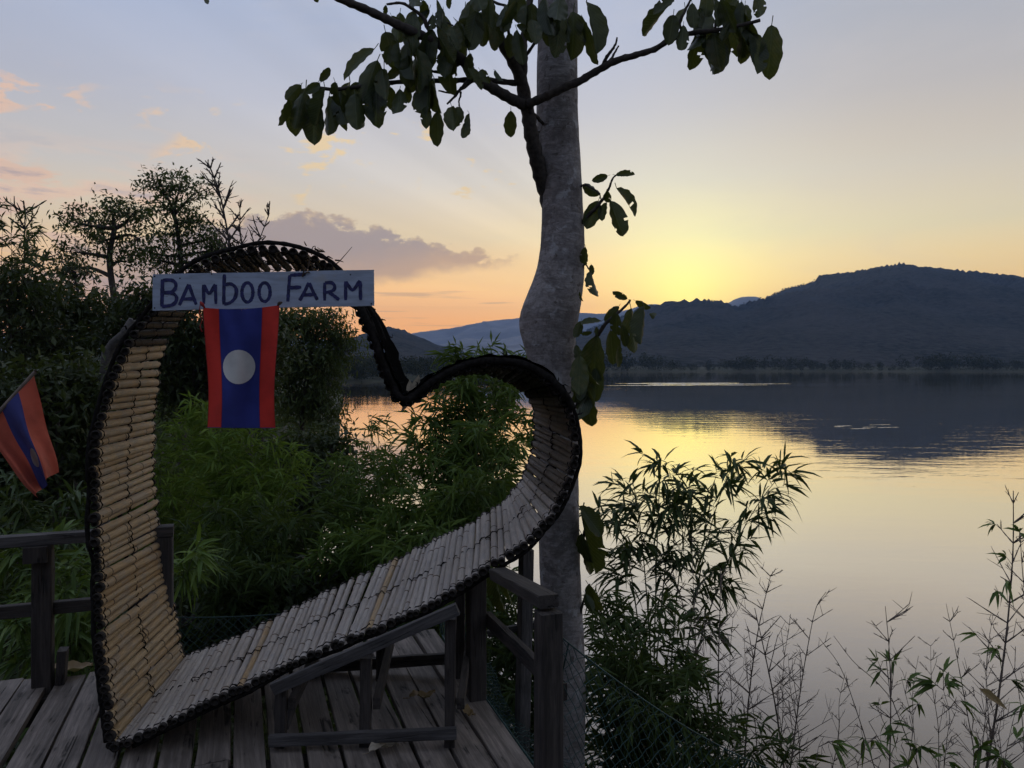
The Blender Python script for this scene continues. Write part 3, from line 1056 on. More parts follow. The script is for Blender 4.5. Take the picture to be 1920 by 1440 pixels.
# black sheet outside the poles, turning flank, notch and right lobe solid black
ia = int(np.argmin([abs(p[0][0] - px(655, 550, 3.0)[0]) + abs(p[0][2] - px(655, 550, 3.0)[2]) for p in pole_c]))
ib = int(np.argmin([abs(p[0][0] - px(1066, 766, 3.3)[0]) + abs(p[0][2] - px(1066, 766, 3.3)[2]) for p in pole_c]))
rows = []
for i in range(ia, ib + 1):
    f, bb, o, t, r = pole_c[i]
    k_ = min(1.0, (i - ia) / 6, (ib - i) / 6)
    rows.append([f + (bb - f) * x + o * (r + .004 + k_ * (.022 + R.uniform(-.005, .005)) + .004 * math.sin(i * 1.7 + x * 9)) for x in np.linspace(-.01, 1.01, 9)])
rows = np.array(rows); n_, m_ = rows.shape[:2]
b = MB(); i, j = np.meshgrid(np.arange(n_ - 1), np.arange(m_ - 1), indexing='ij')
b.put(rows, None, np.stack([i * m_ + j, (i + 1) * m_ + j, (i + 1) * m_ + j + 1, i * m_ + j + 1], -1).reshape(-1, 4))
b.build('black_sheet', M['sheet_black'], heart, smooth=True)
for fr in (0.0, 1.0):
    b = MB(); b.tube(np.array([f + (bb - f) * fr + o * (r * .4 + .010) for (f, bb, o, t, r) in pole_c[ia:ib + 1]]), .017, 7); b.build('sheet_roll', M['cord_black'], heart, smooth=True)
# frayed ends and twigs sticking out of the black strip on the upper lobes
b = MB()
for i, (f, bb, o, t, r) in enumerate(pole_c):
    if f[2] > 1.15 and .25 < i / len(pole_c) < .62 and R.uniform() < .8:
        for q in range(R.integers(1, 4)):
            c = f + (bb - f) * R.choice([.03, .96]) + o * (r + .02)
            d = nrm(o + R.normal(0, .7, 3)) * R.uniform(.008, .03)
            b.tube([c, c + d * .6 + t * R.normal(0, .008), c + d + t * R.normal(0, .012)], [.0035, .003, .0012], 4)
kind(b.build('frayed_strip', M['cord_black'], heart), 'stuff')
c = px(628, 497, 2.9)
MB().tube(spline([c, px(640, 486, 2.88), px(660, 463, 2.86)], 8), np.linspace(.0022, .0009, 8), 5).build('loose_wire', M['cord_black'], heart)
c = px(586, 470, 2.92)
MB().tube(spline([px(584, 478, 2.92), px(586, 464, 2.91), px(591, 462, 2.91), px(590, 478, 2.92)], 10), .0018, 5).build('loose_wire', M['cord_black'], heart)
# dry leaf bundle caught in the notch
b = MB()
for (p0, p1, w) in (((778, 742), (786, 702), 20), ((770, 745), (768, 712), 14), ((790, 735), (796, 716), 12), ((765, 755), (752, 772), 7)):
    a = px(p0[0], p0[1], 3.35); e = px(p1[0], p1[1], 3.37)
    L = np.linalg.norm(e - a)
    b.leaves([a], [e - a], [[R.normal(0, .5), -1, R.normal(0, .5)]], L, w / FPX * 3.35 * 1.2, 0, hi=True)
b.build('dry_leaf', M['leaf_pale_dry'], heart)

# ------------------------------------------------------------------ timber stand under the seat
stand = thing('seat_stand', 'grey timber trestle with slanting top beam under the heart seat', 'wooden stand', (-.55, 3.3, 0))


def seat_z(X):
    """underside of the seat poles over X (front)"""
    F = np.array([p[0] for p in pole_c if p[0][2] < .95 and p[0][0] > -1.55 and p[2][2] < 0])
    o = np.argsort(F[:, 0])
    return float(np.interp(X, F[o, 0], F[o, 2])) - .045


YF, YB = 3.10, 3.78
xs = [(526 - 960) / FPX * YF, (685 - 960) / FPX * YF, (843 - 960) / FPX * YF]
xb = [(586 - 960) / FPX * YB, (716 - 960) / FPX * YB, (862 - 960) / FPX * YB]
for i in range(3):
    zt = seat_z(xs[i] + .03) - .03
    MB().beam((xs[i], YF, 0), (xs[i] + .004, YF, zt), .043, .04, up=(0, 1, 0), wob=.0012, seg=5).build('leg', M['timber'], stand)
    zt = seat_z(xb[i] + .03) - .03
    MB().beam((xb[i], YB, 0), (xb[i], YB, zt), .05, .045, up=(0, 1, 0), wob=.0012, seg=5).build('leg', M['timber'], stand)
a0 = px(512, 1296, YF - .04); a1 = px(858, 1146, YF - .04)
MB().beam(a0 + UP * .010, a1 + UP * .010, .032, .046, wob=.001, seg=6).build('top_beam', M['timber_grey'], stand)
_dz = np.array([0, YB - YF + .08, 0])
MB().beam(a0 + _dz + (0, 0, .0), a1 + _dz, .04, .06, wob=.001, seg=6).build('top_beam', M['timber'], stand)
MB().beam(px(505, 1389, YF - .043), px(856, 1374, YF - .043), .028, .042, wob=.001, seg=6).build('bottom_rail', M['timber_grey'], stand)
MB().beam(px(575, 1252, YB + .04), px(872, 1232, YB + .04), .03, .052, wob=.001, seg=6).build('bottom_rail', M['timber'], stand)
for i in range(3):
    MB().beam((xs[i] + .045, YF, .17), (xb[i] + .045, YB, .17), .03, .045).build('side_rail', M['timber'], stand)
MB().beam(px(536, 1360, YF + .05), px(562, 1290, YF + .30), .02, .04).build('brace', M['timber_grey'], stand)

# ------------------------------------------------------------------ painted name board
SO, SS = (140, 440), 3.2                               # letter strokes were read off at 3.2 times enlargement


def sign_pt(x, y, lift=0.0):
    u = SO[0] + x / SS; v = SO[1] + y / SS
    Y = 2.735 + (u - 287) / 413 * .10
    p = px(u, v, Y)
    return p - SIGN_N * lift


_a = px(287, 548, 2.735); _b = px(700, 538, 2.835)
SIGN_X = nrm(_b - _a); SIGN_N = nrm(np.cross(UP, SIGN_X)) * 1.0
if SIGN_N[1] < 0:
    SIGN_N = -SIGN_N
sign = thing('name_board', 'whitewashed wooden board hand-lettered BAMBOO FARM in dark blue', 'sign', tuple(_a))
cr = [sign_pt(468, 237), sign_pt(1795, 210), sign_pt(1797, 425), sign_pt(467, 455)]
b = MB()
nseg = 14
V = []
for i in range(nseg + 1):
    t = i / nseg
    tp = cr[0] * (1 - t) + cr[1] * t; bt = cr[3] * (1 - t) + cr[2] * t
    w1 = UP * R.normal(0, .0008); w2 = UP * R.normal(0, .0008)
    for lift in (0, -.018):
        V += [tp + w1 - SIGN_N * lift, bt + w2 - SIGN_N * lift]
# order per station: front top, front bottom, back top, back bottom
Q = []
for i in range(nseg):
    a = i * 4; c = a + 4
    Q += [(a, a + 1, c + 1, c), (a + 2, c + 2, c + 3, a + 3), (a, c, c + 2, a + 2), (a + 1, a + 3, c + 3, c + 1)]
Q += [(0, 2, 3, 1), (nseg * 4, nseg * 4 + 1, nseg * 4 + 3, nseg * 4 + 2)]
b.put(V, None, Q)
b.build('board', M['sign_paint'], sign)


def ell(cx, cy, rx, ry, tilt=0):
    return [(cx + rx * math.cos(t) + tilt * math.sin(t), cy + ry * math.sin(t)) for t in np.linspace(-math.pi * .55, math.pi * 1.5, 22)]


GLYPHS = [
    [[(528, 268), (526, 350), (523, 432)], [(530, 274), (575, 272), (602, 285), (608, 308), (598, 332), (572, 346), (532, 349)], [(560, 349), (592, 352), (612, 376), (605, 406), (578, 424), (524, 431)]],
    [[(628, 424), (656, 362), (684, 298)], [(686, 300), (708, 362), (730, 420)], [(648, 386), (715, 384)]],
    [[(776, 416), (773, 300)], [(775, 302), (808, 352), (844, 298)], [(845, 300), (848, 416)]],
    [[(899, 238), (896, 330), (895, 420)], [(898, 302), (938, 296), (966, 318), (971, 350), (958, 386), (930, 410), (897, 417)]],
    [ell(1037, 347, 33, 58)],
    [ell(1140, 345, 33, 56)],
    [[(1291, 243), (1285, 320), (1279, 402)], [(1293, 244), (1340, 241), (1386, 238)], [(1287, 319), (1360, 315)]],
    [[(1350, 396), (1378, 346), (1405, 288)], [(1407, 290), (1432, 344), (1457, 392)], [(1374, 362), (1440, 359)]],
    [[(1500, 288), (1500, 396)], [(1502, 290), (1540, 288), (1560, 308), (1553, 333), (1505, 349)], [(1528, 346), (1555, 366), (1587, 391)]],
    [[(1626, 393), (1626, 280)], [(1628, 282), (1668, 332), (1711, 275)], [(1713, 278), (1716, 392)]]]
for gi, strokes in enumerate(GLYPHS):
    b = MB()
    for si, st in enumerate(strokes):
        n = 6 if len(st) == 2 else max(14, len(st) * 3)
        P2 = spline([(x, y) for x, y in st], n)
        T = nrm(np.gradient(P2, axis=0)); Nn = np.stack([-T[:, 1], T[:, 0]], 1)
        hw = 10.5 + R.normal(0, .9, n)
        hw[0] *= .8; hw[-1] *= .75
        lift = .0012 + .0005 * si
        V = []
        for i in range(n):
            for sgn in (1, -1):
                q = P2[i] + Nn[i] * sgn * hw[i]
                V += [sign_pt(q[0], q[1], lift), sign_pt(q[0], q[1], -.002)]
        Q = []
        for i in range(n - 1):
            a = i * 4; c = a + 4
            Q += [(a, c, c + 2, a + 2), (a, a + 1, c + 1, c), (a + 2, c + 2, c + 3, a + 3)]
        Q += [(0, 2, 3, 1), ((n - 1) * 4, (n - 1) * 4 + 1, (n - 1) * 4 + 3, (n - 1) * 4 + 2)]
        b.put(V, None, Q)
    b.build('letter', M['letter_paint'], sign)
for (x, y) in ((828, 242), (1005, 236), (1145, 240), (1655, 240), (918, 262), (632, 262), (480, 250), (700, 256), (1780, 415), (480, 440)):
    b = MB(); c = sign_pt(x, y, .0006)
    th = np.linspace(0, 2 * math.pi, 9)[:-1]
    V = [c] + [sign_pt(x + 5 * math.cos(t), y + 5 * math.sin(t), .0004) for t in th]
    b.put(V, [(0, i + 1, (i + 1) % 8 + 1) for i in range(8)])
    b.build('nail_hole', M['cord_black'], sign)
for (pts, rr_) in (([(826, 242), (822, 225), (818, 170)], .0016), ([(1370, 255), (1378, 215), (1400, 205), (1410, 150)], .0026), ([(1366, 245), (1400, 226), (1412, 232)], .0024)):
    MB().tube(spline([sign_pt(x, y, .006) for x, y in pts], 10), rr_, 5).build('tie_string', M['cord_brown'], sign)


# ------------------------------------------------------------------ the hanging flag
def cloth_patch(mb, fn, s0, s1, t0, t1, ns, nt_, lift=0.0, disc=None):
    if disc is None:
        S, T = np.meshgrid(np.linspace(s0, s1, ns), np.linspace(t0, t1, nt_), indexing='ij')
        V = fn(S, T, lift)
        i, j = np.meshgrid(np.arange(ns - 1), np.arange(nt_ - 1), indexing='ij')
        Q = np.stack([i * nt_ + j, i * nt_ + j + 1, (i + 1) * nt_ + j + 1, (i + 1) * nt_ + j], -1).reshape(-1, 4)
        mb.put(V.reshape(-1, 3), None, Q)
    else:
        (cs, ct, rs, rt) = disc
        rings, seg = 5, 28
        S = [np.array([cs])]; T = [np.array([ct])]
        for r in range(1, rings + 1):
            th = np.arange(seg) * 2 * math.pi / seg
            wob = 1 + (.015 * np.sin(th * 3 + 1) if r == rings else 0)
            S.append(cs + rs * r / rings * np.cos(th) * wob); T.append(ct + rt * r / rings * np.sin(th) * wob)
        V = fn(np.concatenate(S), np.concatenate(T), lift)
        Q = []; Tt = [(0, 1 + (q + 1) % seg, 1 + q) for q in range(seg)]
        for r in range(rings - 1):
            for q in range(seg):
                a = 1 + r * seg
                Q.append((a + q, a + (q + 1) % seg, a + seg + (q + 1) % seg, a + seg + q))
        mb.put(V, Tt, Q)


FY = 2.72


def flag_fn(S, T, lift):
    """S across (0..1 left to right), T down (0..1)"""
    topL, topR, botL, botR = np.array([382, 577.]), np.array([523, 572.]), np.array([386, 802.]), np.array([519, 803.])
    pinch = (1 - T) ** 3
    uv = (topL * (1 - S)[..., None] + topR * S[..., None]) * (1 - T)[..., None] + (botL * (1 - S)[..., None] + botR * S[..., None]) * T[..., None]
    sag = 5.0 * np.sin(S * math.pi) * (1 - T) ** 4
    side = 5.5 * np.sin(T * math.pi * .9) * np.where(S < .5, (1 - 2 * S), -(2 * S - 1)) * .8
    wav = 4.0 * np.sin(T * 5.2 + .6) * (S - .5)
    u = uv[..., 0] + side + wav; v = uv[..., 1] + sag
    Y = FY + .016 * np.sin(S * 9 + T * 2.6) * (.35 + T * .9) + .02 * np.sin(S * 5 - T * 4 + .5) * T + .006 * np.sin(S * 21 - T * 9) * (1 - T) + .02 * pinch * np.sin(S * math.pi)
    Y = Y - lift
    return np.stack([(u - 960) / FPX * Y, Y, EYE - (v - HZ) / FPX * Y], -1)


flag = thing('hanging_flag', 'red and blue striped flag with white disc hanging below the name board', 'flag', tuple(px(450, 575, FY)))
for (s0, s1, m_, nm) in ((0, .205, 'flag_red', 'red_stripe'), (.205, .775, 'flag_blue', 'blue_field'), (.775, 1, 'flag_red', 'red_stripe')):
    b = MB(); cloth_patch(b, flag_fn, s0, s1, 0, 1, 14 if 'red' in nm else 26, 44)
    b.build(nm, M[m_], flag, smooth=True)
b = MB(); cloth_patch(b, flag_fn, 0, 1, 0, 1, 2, 2, .003, disc=(.465, .497, .237, .143)); b.build('white_disc', M['flag_white'], flag, smooth=True)
for (s0, t0, s1, t1) in ((.205, 0, .205, 1), (.775, 0, .775, 1), (0.004, 0, .004, 1), (.996, 0, .996, 1), (0, .997, 1, .997)):
    S = np.linspace(s0, s1, 40); T = np.linspace(t0, t1, 40)
    MB().tube(flag_fn(S, T, .001), .0009, 4).build('seam', M['cord_red'] if s0 != 0 else M['flag_blue'], flag)
for (p, q) in (((384, 577), (376, 566)), ((521, 573), (529, 567))):
    A = px(p[0], p[1], FY); B = px(q[0], q[1], FY + .0)
    MB().tube(spline([A, (A + B) / 2 + (0, -.006, .002), B], 6), [.003, .004, .0065, .007, .005, .003], 6).build('tie_knot', M['cord_red' if p[0] < 450 else 'cord_brown'], flag, smooth=True)
MB().tube(spline([px(376, 568, FY), px(374, 585, FY), px(379, 600, FY), px(375, 612, FY), px(379, 622, FY)], 14), .0016, 5).build('loose_cord', M['cord_red'], flag)


# ------------------------------------------------------------------ railings
def railing(name, label, loc):
    return thing(name, label, 'railing', loc)


RL = railing('railing', 'dark low timber railing behind the left of the deck', (-2.25, 3.70, 0))
p0 = np.array([-2.25, 3.69, 0])
lp = lambda s, z: p0 + BQ * s + UP * z
MB().beam(lp(-1.5, .70), lp(.575, .70), .075, .05, wob=.0012, seg=6).build('top_rail', M['timber_grey'], RL)
MB().beam(lp(-1.5, .36) + BD * .02, lp(.53, .36) + BD * .02, .035, .06, wob=.001, seg=6).build('middle_rail', M['timber'], RL)
MB().beam(lp(0, -.1), lp(0, .674), .085, .075, up=BD, wob=.0012, seg=6).build('post', M['timber'], RL)
MB().beam(lp(.075, 0), lp(.085, .16), .04, .07, up=BD).build('post_block', M['timber'], RL)
MB().beam(lp(-.02, .60) - BD * .055, lp(-.02, .675) - BD * .055, .10, .03, up=BD).build('post_block', M['timber'], RL)
MB().beam(lp(.53, -.1), lp(.53, .672), .085, .085, up=BD, wob=.001, seg=5).build('post', M['timber_grey'], RL)

RR = railing('railing', 'dark timber railing beside the tree trunk at the deck corner', (-.02, 3.1, 0))
pA = np.array([-.165, 3.545, 0]); pB = np.array([.130, 2.725, 0])
MB().beam(pA - UP * .3, pA + UP * .60, .08, .075, up=BD, wob=.0012, seg=6).build('post', M['timber'], RR)
MB().beam(pB - UP * 1.6, pB + UP * .665, .082, .078, up=BD, wob=.0012, seg=8).build('post', M['timber'], RR)
MB().beam(pA + (pB - pA) * .36 + UP * .655, pB + UP * .70, .075, .045, wob=.0012, seg=6).build('top_rail', M['timber'], RR)
MB().beam(pA + UP * .36 + BQ * .056, pB + UP * .37 + BQ * .056, .03, .062, wob=.001, seg=6).build('middle_rail', M['timber'], RR)
pC = px(968, 1310, 3.75); pD = px(987, 1030, 3.80)
MB().beam(pC - UP * 1.5, pD, .062, .062, up=BD, wob=.0012, seg=6).build('post', M['timber_grey'], RR)
MB().beam(px(915, 1187, 3.85), px(1005, 1171, 3.80), .03, .03).build('back_rail', M['timber_grey'], RR)


# ------------------------------------------------------------------ netting
def net(name, label, fn, nu, nv, parent=None, r=.0015):
    """diamond mesh over the surface fn(s,t), s,t in 0..1"""
    b = MB()
    for fam in (1, -1):
        for k in range(-nv, nu + nv + 1):
            pts = []
            for j in range(nv * 2 + 1):
                s_ = k + fam * j * .5; t_ = j * .5
                if 0 <= s_ <= nu and t_ <= nv:
                    pts.append((s_ / nu, t_ / nv))
            if len(pts) > 1:
                P = np.array([fn(a, c) for a, c in pts])
                P = P + R.normal(0, .0035, P.shape)
                b.tube(P, r, 4, False)
    o = b.build(name, M['net_green'], parent)
    return o


def hang(A, B, drop, sag, out):
    A = np.asarray(A, float); B = np.asarray(B, float); out = np.asarray(out, float)

    def f(s, t):
        p = A * (1 - s) + B * s - UP * sag * 4 * s * (1 - s) * (1 - .3 * t)
        return p - UP * drop * t + out * (t ** 1.5) + out * .25 * math.sin(s * 7 + t * 3) * t
    return f


nt1 = thing('safety_net', 'dark green cord net sloping down in front of the trunk and bushes', 'net', (.13, 2.8, .5))
f1 = hang(pB + (0.05, -.02, .575), px(1470, 1452, 3.3), .85, .05, (.02, -.05, 0))
net('mesh', '', f1, 26, 16, nt1)
MB().tube(spline([f1(s_, 0) for s_ in np.linspace(0, 1, 12)], 40), .0032, 5).build('edge_rope', M['net_green'], nt1)
MB().tube(spline([f1(0.02, 0) + (.0, 0, .0), px(1050, 1300, 2.78), px(1050, 1440, 2.78)], 12), .003, 5).build('edge_rope', M['net_green'], nt1)
nt2 = thing('safety_net', 'bluish green net bunched along the right edge of the deck', 'net', (-.1, 3.3, 0))
e0 = deck_line(648 + 71.6 * 5); e0 = e0 + BD * 1.45; e1 = e0 - BD * 2.3
f2 = hang(e0 + UP * .02, e1 + UP * .02, .22, .02, BQ * .30)
net('mesh', '', f2, 52, 9, nt2)
MB().tube(spline([f2(s_, 0) for s_ in np.linspace(0, 1, 12)], 40), .0035, 5).build('edge_rope', M['net_green'], nt2)
f3 = hang(pA + BD * .05 + UP * .40, pA + BD * .95 + UP * .14 + BQ * .05, .42, .05, BQ * .06)
net('mesh', '', f3, 22, 9, nt2)
nt3 = thing('safety_net', 'thin net strung low behind the seat along the rear deck edge', 'net', (-1.2, 4.2, 0))
f4 = hang(lp(.53, .25) + BD * .05, REAR0 + BQ * 1.9 + BD * .06 + UP * .22, .24, .05, BD * .03)
net('mesh', '', f4, 30, 5, nt3)
MB().tube(spline([f4(s_, 0) for s_ in np.linspace(0, 1, 12)], 30), .003, 5).build('edge_rope', M['net_green'], nt3)


# ------------------------------------------------------------------ small flag on a stick at the left
SF = 3.60
sflag = thing('stick_flag', 'small faded red and blue flag drooping from a slanted stick by the left railing', 'flag', tuple(px(0, 780, SF)))
MB().tube([px(-150, 950, SF - .1), px(-40, 815, SF - .03), px(66, 697, SF)], [.011, .010, .008], 7).build('stick', M['culm_dry'], sflag, smooth=True)
MB().tube([px(66, 700, SF), px(68, 694, SF), px(62, 702, SF)], .006, 5).build('tie_knot', M['cord_brown'], sflag)


def sflag_fn(S, T, lift):
    """S along the hoist (0 at the stick's tip), T out to the fly"""
    H1, H2, F1, F2 = np.array([64, 705.]), np.array([-28, 800.]), np.array([104, 885.]), np.array([68, 934.])
    c1 = H1 * (1 - T)[..., None] + F1 * T[..., None]; c2 = H2 * (1 - T)[..., None] + F2 * T[..., None]
    uv = c1 * (1 - S)[..., None] + c2 * S[..., None]
    bulge = np.sin(T * math.pi) * np.sin(S * math.pi) * -4
    fold = np.sin(S * 11 + T * 2.0)
    u = uv[..., 0] + bulge + fold * 6 * T + 3 * np.sin(T * 9 + S * 4) * T; v = uv[..., 1] + 10 * np.sin(T * math.pi) * (S - .3)
    Y = SF - .02 + .085 * fold * (.12 + T) + .03 * np.sin(S * 23 + T * 5) * T + .05 * T * S - lift
    return np.stack([(u - 960) / FPX * Y, Y, EYE - (v - HZ) / FPX * Y], -1)


for (s0, s1, m_, nm) in ((0, .32, 'flag_red_faded', 'red_stripe'), (.32, .66, 'flag_blue_faded', 'blue_field'), (.66, 1, 'flag_red_faded', 'red_stripe')):
    b = MB(); cloth_patch(b, sflag_fn, s0, s1, 0, 1, 12, 26)
    b.build(nm, M[m_], sflag, smooth=True)
b = MB(); cloth_patch(b, sflag_fn, 0, 1, 0, 1, 2, 2, .006, disc=(.47, .68, .12, .10)); b.build('white_disc', M['flag_white_faded'], sflag, smooth=True)


# ------------------------------------------------------------------ the big tree
TY = 4.75
tree = thing('broadleaf_tree', 'tall tree with pale lichen-spotted trunk and large drooping leaves right of the seat', 'tree', tuple(px(1055, 1500, TY)))
TR = [(-400, 1018, 1078), (-150, 1012, 1080), (0, 1008, 1084), (60, 1009, 1083), (150, 1006, 1083), (230, 1006, 1084), (300, 1010, 1088), (350, 1014, 1091), (400, 1016, 1094), (440, 1014, 1096), (480, 1012, 1097), (520, 1002, 1095), (560, 985, 1091),
      (595, 974, 1084), (620, 973, 1080), (650, 983, 1078), (680, 992, 1078), (740, 998, 1082), (800, 1003, 1084), (900, 1006, 1085), (1000, 1009, 1086), (1100, 1013, 1089), (1200, 1018, 1096), (1300, 1018, 1098), (1440, 1016, 1096), (1650, 1010, 1102), (1900, 995, 1115)]
tv = np.arange(-400, 1901, 12)
tl = np.interp(tv, [t[0] for t in TR], [t[1] for t in TR]); tr_ = np.interp(tv, [t[0] for t in TR], [t[2] for t in TR])
k5 = np.ones(5) / 5
tl = np.convolve(np.pad(tl, 2, mode='edge'), k5, 'valid'); tr_ = np.convolve(np.pad(tr_, 2, mode='edge'), k5, 'valid')
sides = 28
V = []
th = np.arange(sides) * 2 * math.pi / sides
for i, v_ in enumerate(tv):
    c = px((tl[i] + tr_[i]) / 2, v_, TY); rad = (tr_[i] - tl[i]) / 2 / FPX * TY
    lump = 1 + .035 * vnoise(th * 1.3 + 4, np.full(sides, v_ * .012), 3) + .03 * vnoise(th * 3.1, np.full(sides, v_ * .05), 8)
    knot = np.exp(-((v_ - 612) / 26.0) ** 2) * np.exp(-((th - 3.85) / .30) ** 2) * -.22 + np.exp(-((v_ - 612) / 42.0) ** 2) * np.exp(-((th - 3.85) / .55) ** 2) * .10
    rr_ = rad * (lump + knot)
    V.append(np.stack([c[0] + np.cos(th) * rr_, c[1] + np.sin(th) * rr_, np.full(sides, c[2])], 1))
V = np.concatenate(V); n = len(tv)
i, j = np.meshgrid(np.arange(n - 1), np.arange(sides), indexing='ij'); j2 = (j + 1) % sides
b = MB(); b.put(V, None, np.stack([i * sides + j, (i + 1) * sides + j, (i + 1) * sides + j2, i * sides + j2], -1).reshape(-1, 4))
b.build('trunk', M['bark_pale'], tree, smooth=True)

BR = [  # (pixels with depth, start radius px, end radius px)
    ([(1052, 480, 4.80), (1040, 425, 4.78), (1026, 370, 4.75), (1009, 318, 4.68), (995, 265, 4.60), (985, 205, 4.54), (975, 150, 4.5), (958, 110, 4.48), (938, 75, 4.46), (918, 30, 4.42), (905, -30, 4.4)], 19, 8),
    ([(978, 160, 4.5), (981, 120, 4.5), (982, 70, 4.52), (990, 20, 4.54), (998, -40, 4.56)], 9, 6),
    ([(985, 198, 4.52), (945, 178, 4.45), (905, 152, 4.4), (885, 135, 4.36), (865, 108, 4.32), (830, 82, 4.28), (790, 62, 4.25), (745, 42, 4.2), (700, 22, 4.16), (650, 2, 4.1), (600, -20, 4.06)], 11, 6.5),
    ([(968, 156, 4.5), (930, 152, 4.46), (890, 150, 4.42), (840, 154, 4.38), (780, 154, 4.34), (730, 160, 4.30), (680, 164, 4.27), (625, 168, 4.24), (590, 163, 4.22)], 6, 3),
    ([(988, 196, 4.50), (1020, 183, 4.46), (1060, 165, 4.42), (1090, 152, 4.40), (1120, 132, 4.38), (1150, 117, 4.36), (1190, 104, 4.34), (1225, 92, 4.32), (1260, 74, 4.30), (1300, 62, 4.28), (1340, 58, 4.27), (1380, 50, 4.26), (1425, 38, 4.25)], 9, 3),
    ([(1128, 127, 4.38), (1140, 105, 4.36), (1150, 90, 4.35), (1157, 70, 4.34)], 4, 1.5),
    ([(1130, 124, 4.38), (1148, 108, 4.40), (1160, 86, 4.41)], 3.5, 1.5),
    ([(885, 143, 4.38), (868, 165, 4.36), (855, 180, 4.35), (838, 195, 4.34)], 4, 1.8),
    ([(890, 150, 4.4), (870, 162, 4.38), (845, 170, 4.36), (822, 170, 4.35)], 3, 1.5),
    ([(862, 118, 4.33), (840, 132, 4.33), (815, 133, 4.33), (790, 125, 4.33)], 4, 2),
    ([(818, 75, 4.27), (800, 48, 4.27), (795, 35, 4.27), (760, 12, 4.26), (725, 8, 4.26)], 4.5, 2),
    ([(800, 50, 4.27), (812, 35, 4.28), (850, 48, 4.29)], 2.5, 1.5),
    ([(970, 130, 4.5), (985, 105, 4.46), (1003, 80, 4.44), (1010, 55, 4.43)], 4, 2),
    ([(966, 100, 4.48), (955, 60, 4.44), (952, 45, 4.43)], 4, 2),
    ([(918, 0, 4.5), (960, 20, 4.48), (975, 35, 4.47)], 3, 2),
    ([(993, 208, 4.5), (1008, 222, 4.58), (1018, 232, 4.66)], 4, 3),
    ([(1000, 252, 4.55), (1012, 247, 4.62)], 2.5, 2),
    ([(864, 172, 4.36), (865, 195, 4.36), (866, 210, 4.36)], 2, 1),
    ([(1288, 65, 4.28), (1275, 45, 4.27), (1285, 20, 4.26), (1300, -10, 4.25)], 3, 2),
    ([(1340, 58, 4.27), (1345, 30, 4.27), (1352, 0, 4.27)], 3, 1.5),
    # sprigs on the right of the trunk
    ([(1092, 418, 4.70), (1106, 400, 4.66), (1122, 382, 4.63), (1136, 358, 4.61), (1147, 335, 4.60), (1156, 328, 4.60)], 4.5, 1.5),
    ([(1088, 350, 4.70), (1098, 347, 4.67), (1122, 360, 4.64), (1128, 378, 4.63)], 2.5, 1),
    ([(1092, 505, 4.70), (1100, 496, 4.67), (1106, 508, 4.65)], 2, 1.2),
    ([(1080, 690, 4.66), (1095, 662, 4.60), (1115, 632, 4.52), (1135, 608, 4.48), (1160, 585, 4.46), (1176, 570, 4.45), (1182, 562, 4.45)], 6, 2),
    ([(1080, 800, 4.66), (1087, 760, 4.62), (1094, 720, 4.58), (1098, 690, 4.56)], 4, 2),
    ([(1088, 1030, 4.70), (1098, 985, 4.66), (1104, 950, 4.64)], 4, 2),
    ([(1088, 1150, 4.70), (1100, 1115, 4.66), (1106, 1095, 4.64)], 3, 1.5)]
for pts, r0, r1 in BR:
    P = np.array([px(*p) for p in pts])
    n = len(pts) * 5
    P = spline(P, n)
    P = P + np.cumsum(R.normal(0, .0016, P.shape), 0) * np.sin(np.linspace(0, math.pi, n))[:, None]
    rad = np.linspace(r0, r1, n) / FPX * 4.5 * (1 + .10 * np.sin(np.arange(n) * 2.3))
    MB().tube(P, rad, 8).build('branch', M['bark_dark'], tree, smooth=True)


def big_leaf_mesh(seed):
    """broad leaf of unit length along +Y, width about .5, upper side +Z, with a stalk"""
    rr = np.random.default_rng(seed)
    nl, nw = 16, 6
    t = np.linspace(0, 1, nl + 1)
    w = .25 * np.sin(np.clip(t, 0, 1) ** 1.05 * math.pi) ** .52
    w[0] = .012; w[-1] = .006
    sx = np.linspace(-1, 1, nw + 1)
    T, S = np.meshgrid(t, sx, indexing='ij')
    Wd = np.repeat(w[:, None], nw + 1, 1)
    curl = rr.uniform(.2, .75); bend = rr.uniform(-.25, .40); tw = rr.uniform(-.45, .45)
    X = S * Wd * (1 + .05 * np.sin(T * 22 + rr.uniform(0, 6)) * np.abs(S))
    Y = T - .0
    Z = np.abs(S) ** 1.5 * Wd * curl - bend * T ** 2 * .6 + .018 * np.sin(T * 26 + S * 3 + rr.uniform(0, 6)) * np.abs(S)
    a = tw * T
    X, Z = X * np.cos(a) - Z * np.sin(a), X * np.sin(a) + Z * np.cos(a)
    b = MB()
    m = nw + 1
    i, j = np.meshgrid(np.arange(nl), np.arange(nw), indexing='ij')
    Q = np.stack([i * m + j, i * m + j + 1, (i + 1) * m + j + 1, (i + 1) * m + j], -1).reshape(-1, 4)
    keep = np.ones(len(Q), bool)
    if seed % 2 == 1:                                   # bites taken out of the edge or blade
        for q in range(rr.integers(1, 4)):
            bi, bj = rr.integers(6, nl - 1), rr.choice([0, nw - 1, rr.integers(0, nw)])
            keep[bi * nw + bj] = False
    b.put(np.stack([X, Y, Z], -1), None, Q[keep])
    st = spline([(0, -.16, .07), (0, -.08, .035), (0, 0, 0), (0, .5, -bend * .15 - .004)], 9)
    b.tube(st, np.linspace(.011, .006, 9), 5)
    me = b.mesh('leaf', smooth=True); me.materials.append(M['leaf_big'])
    return me


LEAFM = [big_leaf_mesh(q) for q in range(18)]


